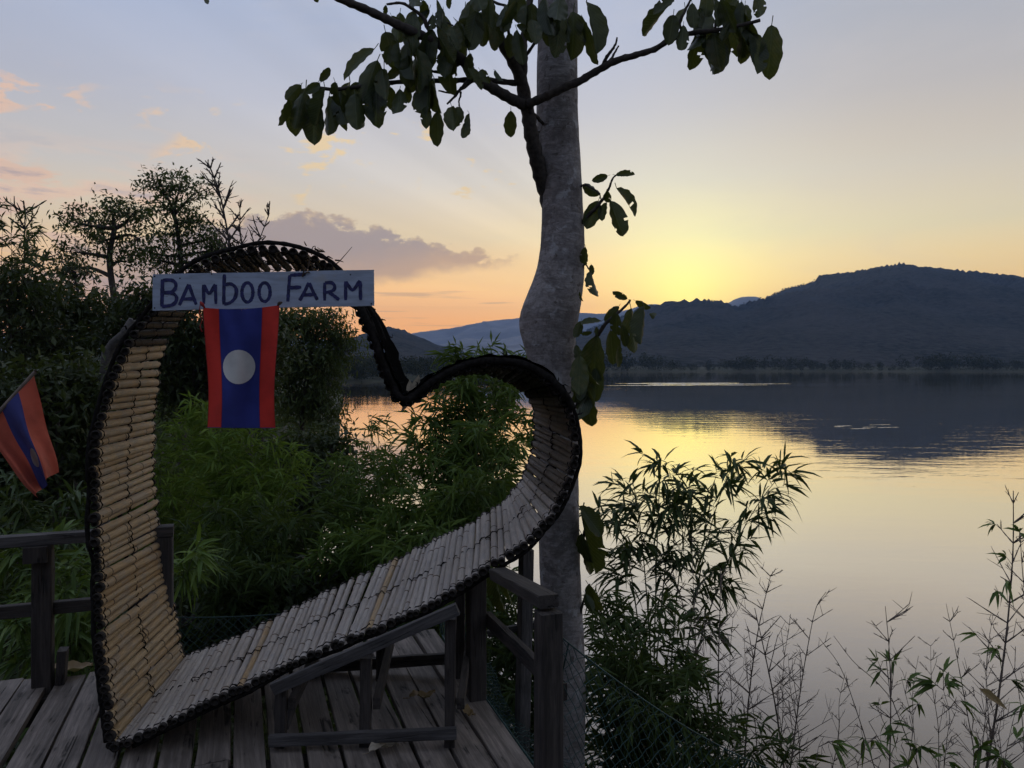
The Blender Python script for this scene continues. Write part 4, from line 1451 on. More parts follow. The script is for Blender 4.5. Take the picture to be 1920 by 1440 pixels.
def put_leaf(bu, bv, tu, tv_, w, Y):
    Y0 = Y + R.uniform(-.10, .10); Y1 = Y0 + R.uniform(-.06, .06)
    a = px(bu, bv, Y0); e = px(tu, tv_, Y1)
    d = e - a; L = np.linalg.norm(d); d = d / L
    view = nrm(-(a - np.array([0, 0, EYE])))
    side0 = nrm(np.cross(d, view))
    asp = (w / FPX * Y) / (.5 * L)
    ang = math.acos(min(1, max(.25, asp / max(asp, .95)))) * R.choice([-1, 1]) + R.uniform(-.25, .25)
    z0 = nrm(view - d * np.dot(view, d))
    zv = z0 * math.cos(ang) + side0 * math.sin(ang)
    if R.uniform() < .45:
        zv = -zv
    xv = np.cross(d, zv)
    k = max(asp / max(.35, abs(math.cos(ang))), .55)
    k = min(k, 1.08)
    o = link('leaf', LEAFM[R.integers(0, 18)])
    mtx = Matrix(((xv[0] * L * k, d[0] * L, zv[0] * L * k), (xv[1] * L * k, d[1] * L, zv[1] * L * k), (xv[2] * L * k, d[2] * L, zv[2] * L * k))).to_4x4()
    mtx.translation = Vector(a)
    o.parent = tree
    o.matrix_local = Matrix.Translation(-Vector(tree.location)) @ mtx


LV = [((500, 0), 3.2, 4.26, [(205, 510, 112, 600, 75), (235, 530, 150, 805, 130), (318, 500, 235, 565, 70), (320, 490, 375, 405, 50), (285, 600, 290, 880, 130), (350, 530, 300, 760, 60), (375, 575, 390, 825, 95), (410, 490, 420, 640, 60),
      (500, 490, 430, 770, 70), (530, 560, 545, 775, 120), (665, 360, 575, 620, 140), (645, 295, 435, 440, 75), (660, 510, 655, 740, 150), (740, 520, 745, 660, 80), (745, 270, 720, 390, 110), (800, 75, 790, 270, 160), (880, 80, 870, 330, 100),
      (900, 230, 895, 350, 80), (970, 235, 970, 420, 75), (940, 0, 950, 120, 110), (1020, 0, 1040, 285, 45), (1095, -20, 1100, 55, 65), (1150, 130, 1310, 185, 50), (1110, 160, 1150, 280, 110), (1070, 220, 1160, 330, 90), (1105, 330, 1105, 430, 70),
      (1040, 320, 1030, 385, 50), (845, 325, 860, 530, 130), (800, 400, 730, 470, 110), (840, 520, 850, 620, 65), (910, 450, 920, 560, 70), (920, 510, 920, 700, 100), (1005, 470, 1010, 670, 60), (960, 640, 955, 765, 70), (1025, 670, 1030, 880, 90),
      (1110, 640, 1125, 795, 80), (1150, 640, 1150, 750, 70), (1195, 730, 1190, 840, 75), (1215, 680, 1230, 800, 40), (1220, 320, 1230, 480, 65), (1280, 420, 1330, 490, 70), (1370, 420, 1420, 480, 25), (1465, 665, 1465, 825, 80), (1335, -20, 1340, 170, 150),
      (1500, 10, 1400, 150, 70), (1370, 180, 1370, 305, 90), (1460, 200, 1460, 350, 70), (1590, 20, 1590, 260, 150), (1650, 10, 1680, 200, 160), (1840, 70, 1850, 345, 130), (1500, 150, 1560, 170, 40), (715, 30, 710, 90, 30), (290, -60, 300, 22, 34), (-395, -60, -380, 18, 30), (880, -60, 900, 60, 110), (1240, -90, 1290, 60, 120), (1760, -40, 1740, 150, 140)]),
      ((950, 0), 3.2, 4.27, [(480, 10, 575, 295, 90), (470, 130, 540, 390, 60), (980, 20, 815, 215, 70), (1000, 90, 970, 275, 100), (1060, 150, 1050, 315, 75), (1000, 0, 880, 95, 60), (1180, 40, 1180, 250, 150), (1240, -20, 1260, 170, 50), (1380, -20, 1270, 100, 80),
      (1390, 0, 1385, 160, 45), (1430, 30, 1470, 200, 50), (1500, -30, 1530, 115, 120), (1340, 140, 1290, 250, 80), (1280, 240, 1260, 465, 95), (1395, 175, 1500, 350, 60), (1470, 190, 1490, 455, 110), (1590, 150, 1580, 460, 130), (1210, -60, 1190, 120, 120)]),
      ((950, 0), 3.2, 4.62, [(605, 1055, 510, 1085, 50), (460, 1110, 560, 1165, 80), (655, 1050, 770, 1050, 40), (660, 1130, 795, 1280, 50), (600, 1145, 610, 1225, 100), (550, 1205, 480, 1375, 100), (600, 1215, 570, 1325, 45), (620, 1205, 690, 1415, 95)]),
      ((940, 300), 2.88, 4.52, [(455, 470, 455, 570, 45), (485, 565, 490, 620, 35), (485, 600, 495, 750, 50), (425, 710, 435, 765, 15), (680, 750, 600, 710, 40), (635, 790, 560, 875, 50), (540, 870, 430, 890, 40), (430, 870, 400, 960, 50), (620, 825, 620, 950, 80),
      (725, 760, 800, 810, 40), (700, 800, 700, 1040, 75), (770, 790, 760, 995, 75), (800, 830, 840, 850, 35), (650, 890, 670, 1010, 45), (590, 920, 600, 1110, 80), (630, 1020, 630, 1120, 40), (515, 900, 515, 945, 45), (490, 930, 430, 940, 25), (520, 950, 480, 1240, 130),
      (520, 1120, 500, 1300, 90), (430, 1110, 420, 1320, 60), (405, 1000, 415, 1110, 50), (470, 1200, 450, 1290, 50)]),
      ((1060, 820), 2.3226, 4.62, [(60, 300, 160, 430, 60), (70, 330, 110, 600, 70), (80, 500, 130, 600, 60), (100, 640, 150, 770, 60), (85, 680, 120, 760, 40), (70, 420, 95, 560, 60)]),
      ((480, 1000), 2.909, 4.2, [(1300, 205, 1330, 440, 60), (1340, 210, 1300, 330, 50), (1360, 250, 1370, 390, 50)])]
for (org, sc_, Y, lst) in LV:
    for (bx, by, tx, ty, w) in lst:
        put_leaf(org[0] + bx / sc_, org[1] + by / sc_, org[0] + tx / sc_, org[1] + ty / sc_, w / sc_, Y)
for (u0, u1, v0, v1, n_) in ((715, 880, 10, 150, 26), (540, 760, 150, 190, 12), (860, 1100, -30, 60, 16), (1240, 1440, -10, 60, 14), (1085, 1110, 660, 730, 6)):
    for q in range(n_):
        u_ = R.uniform(u0, u1); v_ = R.uniform(v0, v1); L_ = R.uniform(32, 82)
        put_leaf(u_, v_, u_ + R.normal(0, 14), v_ + L_, L_ * R.uniform(.35, .55), 4.3)
# the crown overhead, out of the picture, that keeps the deck in shade
b = MB()
rr_ = np.random.default_rng(77)
for q in range(3):
    a = rr_.uniform(0, 2 * math.pi); rad = rr_.uniform(.3, 5.2)
    x, y = .35 + rad * math.cos(a), 2.6 + rad * math.sin(a)
    zlow = EYE + max(.55 * y, 1.4) + .55
    z = zlow + rr_.uniform(.2, 1.8) + max(0, 1.8 - rad * .3)
    b.tube(spline([(.33, 4.75, min(z - .4, zlow + .8)), ((x + .33) / 2, (y + 4.75) / 2, z + .1), (x, y, z)], 8), np.linspace(.03, .01, 8), 5)
    m = 34
    P = np.array([x, y, z]) + rr_.normal(0, 1, (m, 3)) * (.55, .55, .30)
    P[:, 2] = np.maximum(P[:, 2], EYE + np.maximum(.55 * P[:, 1], .9) + .45)
    b.leaves(P, np.column_stack([rr_.normal(0, .8, m), rr_.normal(0, .8, m), rr_.normal(-.5, .4, m)]), rr_.normal(0, 1, (m, 3)) + (0, 0, 1), rr_.uniform(.22, .36, m), rr_.uniform(.12, .18, m), .15, hi=True)
kind(b.build('crown', M['leaf_dark'], tree), 'stuff')


# ------------------------------------------------------------------ plants
def gz(x, y):
    return float(ground_z(np.array([x]), np.array([y]))[0])


def arc(base, tip, lean=.0, n=14):
    """culm from base to tip: rises steeply and nods over towards the tip"""
    base = np.asarray(base, float); tip = np.asarray(tip, float)
    mid = base * .38 + tip * .62
    h = tip[2] - base[2]
    mid = mid + np.array([(base[0] - tip[0]) * .30, (base[1] - tip[1]) * .30, abs(h) * .16 * (1 + lean)])
    t = np.linspace(0, 1, n)[:, None]
    return (1 - t) ** 2 * base + 2 * t * (1 - t) * mid + t ** 2 * tip


def bamboo(name, label, base, tips, leaf, lmat, group='leafy bamboo on the bank', dens=1.0, first=.35, spread=.5, rr=None, culm_r=.010, hi=False, droop=.30, parts=True):
    """clump: one culm per tip, branchlets with fans of hanging leaves"""
    rr = rr or np.random.default_rng(abs(hash(label)) % 9999 if False else len(label) * 131 + int(abs(base[0]) * 100))
    t = thing(name, label, 'bamboo', (base[0], base[1], base[2]), group)
    lv = MB(); tw = MB()
    for (tip, bo) in tips:
        b0 = np.array(base) + bo
        P = arc(b0, tip, rr.uniform(-.2, .3), 18)
        H = np.linalg.norm(np.diff(P, axis=0), axis=1).sum()
        n = len(P)
        MB().tube(P, np.linspace(culm_r, culm_r * .25, n), 6).build('culm', M['culm'], t, smooth=True)
        step = .13 / dens
        for s_ in np.arange(first * H, H, step):
            f = s_ / H
            c = np.array([np.interp(f, np.linspace(0, 1, n), P[:, j]) for j in range(3)])
            d0 = nrm(np.array([np.interp(min(f + .03, 1), np.linspace(0, 1, n), P[:, j]) for j in range(3)]) - c + 1e-6)
            for q in range(rr.integers(1, 3)):
                az = rr.uniform(0, 2 * math.pi)
                bl = spread * (1.15 - .75 * f) * rr.uniform(.5, 1.2)
                dd = nrm(np.array([math.cos(az), math.sin(az), .25]) + d0 * .7)
                B = np.array([c, c + dd * bl * .55 + (0, 0, .04 * bl), c + dd * bl + (0, 0, -.16 * bl)])
                B = spline(B, 6)
                tw.tube(B, np.linspace(.0028, .001, 6), 3, False)
                for g_ in np.linspace(.30, 1.0, max(2, int(4 * bl / .5 + 1))):
                    cc = np.array([np.interp(g_, np.linspace(0, 1, 6), B[:, j]) for j in range(3)])
                    k = rr.integers(4, 8)
                    D = dd * .8 + rr.normal(0, .55, (k, 3)) + np.array([0, 0, -.35])
                    lv.leaves(cc + rr.normal(0, .012, (k, 3)), D, np.array([0, 0, 1.0]) + rr.normal(0, .45, (k, 3)), leaf * rr.uniform(.6, 1.25, k), leaf * rr.uniform(.10, .16, k), droop, hi=hi)
    kind(tw.build('twigs', M['culm'], t), 'stuff')
    kind(lv.build('foliage', M[lmat], t), 'stuff')
    return t


def crown_pts(rr, ells, n):
    """points through a set of ellipsoids, denser towards their skin"""
    out = []
    vol = np.array([e[3] * e[4] * e[5] for e in ells]) ** .67; vol = vol / vol.sum()
    for e, f in zip(ells, vol):
        k = max(3, int(n * f))
        d = nrm(rr.normal(size=(k, 3))); r = rr.uniform(.25, 1, (k, 1)) ** .55
        out.append(np.array(e[:3]) + d * r * np.array(e[3:6]))
    return np.concatenate(out)


def leafy_tree(name, label, base, trunk, ells, leaf, lmat, n_clump, per, cat='tree', tr_r=(.10, .03), bark='bark_dark', seed=1, clump=.28, group=None, hang=-.25, wid=.42):
    """tree: trunk through given points, limbs to every crown lobe, twigs to leaf clumps"""
    rr = np.random.default_rng(seed)
    t = thing(name, label, cat, tuple(base), group)
    T = spline([base] + list(trunk), 30)
    T = T + np.cumsum(rr.normal(0, .006, T.shape), 0)
    MB().tube(T, np.linspace(tr_r[0], tr_r[1], 30), 9).build('trunk', M[bark], t, smooth=True)
    lim = MB(); lv = MB()
    for e in ells:
        c = np.array(e[:3])
        cand = T[10:]
        s_ = cand[np.argmin(np.linalg.norm(cand - c, axis=1) + np.maximum(0, cand[:, 2] - c[2]) * 2)]
        L = spline([s_, s_ * .45 + c * .55 + rr.normal(0, .12, 3) * np.linalg.norm(c - s_), c], 12)
        lim.tube(L, np.linspace(tr_r[1] * 1.0, .012, 12), 6)
        P = crown_pts(rr, [e], int(n_clump * e[3] * e[5] / sum(x[3] * x[5] for x in ells)) + 3)
        for p in P:
            q = L[rr.integers(4, 12)]
            lim.tube(spline([q, (q + p) / 2 + rr.normal(0, .05, 3), p], 6), np.linspace(.012, .004, 6), 4, False)
            k = int(per * rr.uniform(.6, 1.4))
            pos = p + rr.normal(0, clump * .5, (k, 3)) * (1, 1, .7)
            D = rr.normal(0, 1, (k, 3)) + np.array([0, 0, hang])
            lv.leaves(pos, D, rr.normal(0, .6, (k, 3)) + (0, 0, 1), leaf * rr.uniform(.6, 1.3, k), leaf * wid * rr.uniform(.7, 1.2, k), .2)
    kind(lim.build('limbs', M[bark], t, smooth=True), 'stuff')
    kind(lv.build('foliage', M[lmat], t), 'stuff')
    return t


def bare(name, label, pts, r0, Y, seed, twig=.35, step=.22, sub=True, cat='bamboo', group='bare bamboo stems by the water', leafy=0, lmat='leaf_bamboo', leaf=.14, up=.9, thick=1.5, many=(1, 4), bark='culm_dry'):
    """leafless bamboo stem: jointed culm with paired side twigs at the joints"""
    rr = np.random.default_rng(seed)
    P = spline([px(u, v, Y) for u, v in pts], 40)
    b0 = P[0]
    g = gz(b0[0], b0[1])
    if b0[2] > g:
        d = nrm(P[0] - P[2]); d = nrm(d * .5 + np.array([0, 0, -.5]))
        k = (b0[2] - g) / max(.2, -d[2]) + .1
        P = np.vstack([spline([b0 + d * k, b0 + d * k * .5, b0], 14)[:-1], P])
    t = thing(name, label, cat, tuple(P[0]), group)
    n = len(P)
    S = np.concatenate([[0], np.cumsum(np.linalg.norm(np.diff(P, axis=0), axis=1))])
    rad = np.interp(S, [0, S[-1]], [r0, r0 * .22])
    jn = np.abs(((S / step) + .5) % 1 - .5) * step
    rad = rad * (1 + .35 * np.exp(-(jn / .018) ** 2))
    MB().tube(P, rad, 6).build('stem', M[bark], t, smooth=True)
    tw = MB(); lv = MB()
    vis = S[-1] - np.linalg.norm(P[-1] - b0) * 1.05
    for s_ in np.arange(max(step, vis), S[-1], step):
        f = s_ / S[-1]
        c = np.array([np.interp(s_, S, P[:, j]) for j in range(3)])
        d0 = nrm(np.array([np.interp(min(s_ + .05, S[-1]), S, P[:, j]) for j in range(3)]) - c + 1e-9)
        for q in range(rr.integers(*many)):
            az = rr.uniform(0, 6.28)
            dd = nrm(np.array([math.cos(az), .6 * math.sin(az), 0]) + d0 * up * rr.uniform(.6, 1.2))
            L = twig * (1.2 - .85 * f) * rr.uniform(.3, 1.15)
            B = spline([c, c + dd * L * .5, c + dd * L + (0, 0, rr.uniform(-.04, .05) * L)], 7)
            tw.tube(B, np.interp(np.arange(7), [0, 6], [r0 * .30, .0011 * thick]) * (1 + .5 * (np.arange(7) % 2)), 4, False)
            if sub:
                for g_ in rr.uniform(.2, .98, rr.integers(1, 5) if thick < 5 else rr.integers(3, 7)):
                    cc = np.array([np.interp(g_, np.linspace(0, 1, 7), B[:, j]) for j in range(3)])
                    d2 = nrm(dd + rr.normal(0, .6, 3)); l2 = L * rr.uniform(.2, .5)
                    tw.tube([cc, cc + d2 * l2 * .6, cc + d2 * l2], [.0016 * thick, .0012 * thick, .0008 * thick], 3, False)
                    if leafy and rr.uniform() < leafy:
                        k = rr.integers(3, 7)
                        lv.leaves(np.repeat([cc + d2 * l2], k, 0), d2 + rr.normal(0, .5, (k, 3)) + (0, 0, -.5), rr.normal(0, .5, (k, 3)) + (0, 0, 1), leaf * rr.uniform(.6, 1.2, k), leaf * .16, .3, hi=True)
    kind(tw.build('twigs', M[bark], t), 'stuff')
    if lv.n:
        kind(lv.build('foliage', M[lmat], t), 'stuff')
    return t


def tips_px(lst, base):
    return [(px(u, v, Y), np.array([R.uniform(-.25, .25), R.uniform(-.25, .25), 0])) for (u, v, Y) in lst]


def clump(label, bu, bY, tips, leaf, lmat, **kw):
    x = (bu - 960) / FPX * bY
    base = np.array([x, bY, gz(x, bY)])
    return bamboo('bamboo_clump', label, base, tips_px(tips, base), leaf, lmat, **kw)


# bamboo seen through the heart and below it
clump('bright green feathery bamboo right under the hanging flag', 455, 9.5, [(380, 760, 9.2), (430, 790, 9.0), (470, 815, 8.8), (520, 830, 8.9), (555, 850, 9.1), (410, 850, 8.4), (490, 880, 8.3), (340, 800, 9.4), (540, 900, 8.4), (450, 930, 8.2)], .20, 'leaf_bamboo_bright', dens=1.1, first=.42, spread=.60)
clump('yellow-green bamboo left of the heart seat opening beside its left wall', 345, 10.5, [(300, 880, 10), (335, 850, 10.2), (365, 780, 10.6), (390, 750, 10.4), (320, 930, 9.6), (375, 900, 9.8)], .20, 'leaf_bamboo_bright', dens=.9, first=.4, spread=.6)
clump('green bamboo in the middle of the heart below the notch', 700, 9.0, [(610, 860, 8.6), (670, 865, 8.6), (700, 850, 8.7), (740, 860, 8.5), (650, 890, 8.0), (700, 900, 7.8), (620, 920, 8.2), (745, 870, 8.0), (670, 960, 7.6), (720, 980, 7.4)], .20, 'leaf_bamboo', dens=1.0, first=.4, spread=.55)
clump('tall slender bamboo spray rising before the water below the notch', 690, 10.5, [(690, 772, 10.2), (712, 778, 10.0)], .20, 'leaf_bamboo', dens=.45, first=.70, spread=.35)
clump('dark green bamboo filling the right lobe of the heart', 890, 8.0, [(800, 780, 7.4), (830, 740, 7.5), (860, 715, 7.5), (890, 690, 7.6), (930, 700, 7.6), (960, 730, 7.4), (985, 780, 7.2), (840, 820, 7.0), (900, 800, 6.8), (950, 830, 6.8), (870, 880, 6.6), (810, 860, 7.0), (780, 820, 7.3)], .19, 'leaf_bamboo', dens=1.25, first=.38, spread=.5)
clump('drooping bamboo plume topping the right lobe beside the trunk', 900, 8.6, [(870, 660, 8.2), (905, 655, 8.1), (940, 668, 8.2), (850, 675, 8.2), (1000, 665, 8.4)], .19, 'leaf_bamboo', dens=.9, first=.62, spread=.40)
clump('dark bamboo thicket behind the middle of the slanting seat', 780, 6.8, [(640, 1000, 6.4), (690, 1010, 6.2), (740, 960, 6.4), (790, 930, 6.3), (840, 930, 6.2), (880, 920, 6.1), (760, 1020, 5.8), (820, 990, 5.8), (600, 1030, 6.3), (930, 900, 6.2)], .19, 'leaf_bamboo', dens=1.15, first=.3, spread=.50)
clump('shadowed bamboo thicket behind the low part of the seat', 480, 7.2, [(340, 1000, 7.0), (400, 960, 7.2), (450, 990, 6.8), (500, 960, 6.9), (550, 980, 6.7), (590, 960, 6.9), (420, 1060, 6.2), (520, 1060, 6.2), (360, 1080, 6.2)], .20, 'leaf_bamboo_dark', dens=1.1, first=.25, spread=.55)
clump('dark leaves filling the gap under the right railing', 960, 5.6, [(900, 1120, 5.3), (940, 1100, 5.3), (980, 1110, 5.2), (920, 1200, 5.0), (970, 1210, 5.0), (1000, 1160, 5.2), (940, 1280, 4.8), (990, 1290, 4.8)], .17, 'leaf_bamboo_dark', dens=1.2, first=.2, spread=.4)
# behind the left railing
clump('grassy bamboo shoots behind the left railing post', 130, 5.2, [(60, 1120, 4.9), (110, 1090, 4.8), (150, 1060, 4.9), (40, 1030, 5.0), (130, 1180, 4.6), (90, 1000, 5.2), (20, 1160, 4.7), (150, 1130, 4.6)], .22, 'leaf_bamboo', dens=.7, first=.35, spread=.35, hi=True)
clump('pale bamboo spray poking out beside the left wall of the seat', 330, 5.6, [(350, 1030, 5.0), (375, 1015, 4.9)], .22, 'leaf_bamboo_bright', dens=.5, first=.80, spread=.20, hi=True)
clump('thin bamboo leaves sticking up behind the small flag', 60, 6.2, [(40, 940, 5.9), (90, 960, 5.8), (150, 930, 6.0), (10, 900, 6.0), (120, 1000, 5.6)], .24, 'leaf_bamboo_dark', dens=.8, first=.4, spread=.4, hi=True)

# right foreground
clump('bamboo with black hanging leaf sprays arching left beside the trunk', 1190, 7.0, [(1240, 858, 6.7), (1185, 895, 6.6), (1150, 960, 6.6), (1280, 885, 6.8)], .24, 'leaf_bamboo_dark', dens=.55, first=.60, spread=.46, hi=True)
clump('bamboo culm leaning right over the water with drooping tip', 1215, 7.1, [(1475, 880, 6.9), (1380, 862, 7.0), (1300, 920, 6.8)], .24, 'leaf_bamboo_dark', dens=.85, first=.40, spread=.40, hi=True)
clump('dense dark bamboo bush right of the trunk behind the net', 1190, 6.0, [(1120, 1130, 5.4), (1170, 1150, 5.4), (1220, 1140, 5.5), (1260, 1180, 5.3), (1300, 1230, 5.2), (1140, 1200, 4.9), (1200, 1230, 4.9), (1250, 1270, 4.8), (1320, 1310, 5.0), (1160, 1300, 4.6), (1230, 1340, 4.5), (1120, 1260, 4.7)], .17, 'leaf_bamboo_dark', dens=.9, first=.25, spread=.45)
clump('low dark leafy bamboo at the foot of the bare stems', 1360, 5.6, [(1330, 1370, 5.0), (1380, 1360, 5.1), (1440, 1400, 5.0), (1290, 1400, 4.8), (1490, 1420, 5.1), (1350, 1430, 4.7)], .17, 'leaf_bamboo_dark', dens=1.0, first=.25, spread=.40)
for i, (label, pts, r0, Y, kw) in enumerate([
    ('bare bamboo stem with fine twigs left of the other bare stems', [(1345, 1440), (1347, 1250), (1350, 1140), (1351, 1065)], .011, 6.0, {}),
    ('bare bamboo stem with a tilted feathery top right of the leaning bamboo', [(1395, 1440), (1405, 1300), (1422, 1180), (1445, 1078)], .011, 5.9, dict(twig=.42)),
    ('slanted dark bare stem crossing the feathery ones', [(1470, 1440), (1455, 1330), (1435, 1230), (1415, 1140)], .012, 5.7, dict(twig=.5)),
    ('slim bare stem bending right at its hooked tip', [(1482, 1440), (1500, 1300), (1515, 1210), (1530, 1140), (1549, 1110)], .009, 5.8, dict(twig=.42)),
    ('thin grey stem behind the bamboo sprays', [(1310, 1440), (1306, 1250), (1300, 1100), (1297, 1000)], .008, 6.3, dict(twig=.25)),
    ('leaning thin stem joining the grey thicket', [(1330, 1300), (1295, 1180), (1270, 1100), (1258, 1060)], .010, 6.2, dict(twig=.25)),
    ('bare stick leaning left with knobbly joints', [(1640, 1440), (1605, 1330), (1575, 1250), (1535, 1195)], .007, 5.4, dict(twig=.12, step=.16)),
    ('second bare stick leaning left beside the upright stem', [(1672, 1310), (1640, 1275), (1600, 1240), (1563, 1192)], .007, 5.3, dict(twig=.10, step=.16)),
    ('lone upright bare stem with wide arms over open water', [(1668, 1440), (1670, 1330), (1668, 1230), (1660, 1137)], .009, 5.2, dict(twig=.50, leafy=.12)),
    ('slim bare stem curving up left of the tall right stem', [(1825, 1400), (1805, 1290), (1790, 1210), (1774, 1132)], .007, 5.2, dict(twig=.34)),
    ('tallest bare bamboo stem at the right edge of the picture', [(1850, 1440), (1870, 1320), (1888, 1180), (1899, 1040), (1900, 920)], .013, 5.0, dict(twig=.46, leafy=.10)),
    ('thin bare stem half cut off by the right edge', [(1945, 1300), (1930, 1180), (1918, 1080), (1912, 990)], .009, 5.0, dict(twig=.3)),
    ('dark stick crossing low before the tall right stem', [(1860, 1370), (1830, 1310), (1800, 1280), (1760, 1250)], .007, 4.9, dict(twig=.2)),
]):
    bare('bare_bamboo', label, pts, r0, Y, 100 + i * 7, **{**dict(step=.13, many=(2, 4)), **kw})
_names = ['thin bare twig in the grey thicket left of the two feathery stems', 'bare twig close behind the leftmost bare stem', 'short bare twig between the two feathery stems', 'low bare twig right of the feathery stems',
          'fine bare twig below the hooked stem', 'bare twig just left of the knobbly leaning stick', 'low bare twig right of the lone upright stem', 'fine bare twig left of the slim curving stem', 'low bare twig under the tall right stem', 'bare twig close left of the tall right stem']
for i, (ub, ut, vt) in enumerate([(1325, 1322, 1130), (1365, 1375, 1150), (1420, 1395, 1190), (1455, 1480, 1170), (1500, 1478, 1230), (1560, 1585, 1260), (1700, 1722, 1230), (1760, 1745, 1210), (1880, 1845, 1240), (1835, 1862, 1150)]):
    bare('bare_bamboo', _names[i], [(ub, 1445), ((ub * 2 + ut) / 3 + 4, 1445 - (1445 - vt) * .35), ((ub + ut * 2) / 3 - 3, 1445 - (1445 - vt) * .7), (ut, vt)], .006, 5.5 + (i % 3) * .3, 500 + i, twig=.36, step=.11, many=(2, 4), thick=1.3)
for i, (label, pts, Y) in enumerate([
    ('leafy shoot with hanging leaves right of the lone upright stem', [(1720, 1440), (1712, 1360), (1700, 1310), (1690, 1270)], 5.0),
    ('leafy shoot with broad hanging leaves left of the tall right stem', [(1770, 1440), (1775, 1390), (1780, 1340), (1768, 1290)], 4.9),
    ('leafy shoot low at the bottom edge under the lone stem', [(1600, 1470), (1610, 1430), (1620, 1400), (1615, 1370)], 4.9),
    ('leafy shoot at the bottom right corner', [(1880, 1470), (1885, 1420), (1895, 1370), (1905, 1330)], 4.8),
    ('low leafy shoot at the bottom right between two stems', [(1820, 1480), (1825, 1440), (1835, 1400), (1845, 1375)], 4.8),
    ('small leafy shoot at the bottom edge below the hooked stem', [(1520, 1470), (1530, 1430), (1535, 1400), (1545, 1380)], 5.0),
    ('high leafy sprig beside the tall right stem', [(1915, 1330), (1905, 1270), (1890, 1230), (1880, 1190)], 4.9)]):
    bare('bamboo_shoot', label, pts, .006, Y, 300 + i * 5, twig=.32, step=.13, leafy=.28, leaf=.15, group='leafy shoots at the bottom right')
bL = MB(); a = px(1835, 1290, 4.9); e = px(1890, 1325, 4.9)
bL.leaves([a], [e - a], [[.3, -1, .6]], np.linalg.norm(e - a), .06, .1, hi=True)
tag(bL.build('dry_leaf', M['leaf_dry']), 'curled brown dead leaf caught on the tall right stem', 'leaf')

# left bank trees
def P3(u, v, Y):
    return tuple(px(u, v, Y))


def ground_at(u, Y):
    x = (u - 960) / FPX * Y
    return np.array([x, Y, gz(x, Y)])


def E3(u, v, Y, ru, rv, rd=None):
    """crown lobe at a pixel: radii in pixels"""
    p = px(u, v, Y); k = Y / FPX
    return (p[0], p[1], p[2], ru * k, (rd or ru) * k, rv * k)


leafy_tree('slim_tree', 'slim forked tree with airy crown left of the name board', ground_at(245, 22), [P3(232, 700, 22), P3(222, 610, 22), P3(212, 540, 22), P3(205, 480, 22), P3(215, 430, 22)],
           [E3(150, 420, 22, 42, 38), E3(200, 395, 22, 48, 34), E3(248, 400, 22, 38, 34), E3(135, 475, 22, 30, 30), E3(195, 450, 22, 45, 28), E3(262, 450, 22, 26, 32), E3(120, 505, 22, 18, 22), E3(235, 490, 22, 30, 22)],
           .16, 'leaf_tree', 130, 17, seed=11, tr_r=(.16, .07), clump=.36, group='trees on the left bank')
leafy_tree('slim_tree', 'tallest leafy tree on the left bank behind the slim forked one', ground_at(345, 24), [P3(338, 620, 24), P3(340, 540, 24), P3(335, 460, 24), P3(325, 400, 24)],
           [E3(290, 345, 24, 38, 24), E3(340, 345, 24, 42, 28), E3(375, 360, 24, 24, 22), E3(310, 390, 24, 46, 26), E3(360, 410, 24, 40, 30), E3(320, 440, 24, 44, 30), E3(385, 450, 24, 34, 36), E3(300, 490, 24, 34, 28), E3(350, 490, 24, 46, 30), E3(420, 470, 24, 30, 24), E3(270, 470, 24, 22, 20)],
           .16, 'leaf_tree', 210, 17, seed=12, tr_r=(.17, .06), clump=.36, group='trees on the left bank')
leafy_tree('bushy_tree', 'rounded dense tree right of the hanging flag at the river bend', ground_at(560, 19), [P3(558, 860, 19), P3(565, 760, 19), P3(575, 680, 19)],
           [E3(560, 610, 19, 45, 40), E3(610, 610, 19, 45, 30), E3(540, 680, 19, 40, 50), E3(600, 680, 19, 50, 45), E3(645, 645, 19, 30, 26), E3(560, 750, 19, 45, 45), E3(610, 760, 19, 35, 45), E3(520, 620, 19, 30, 50)],
           .16, 'leaf_tree', 420, 22, seed=13, tr_r=(.12, .05), clump=.36, group='trees on the left bank', hang=-.6, wid=.3)
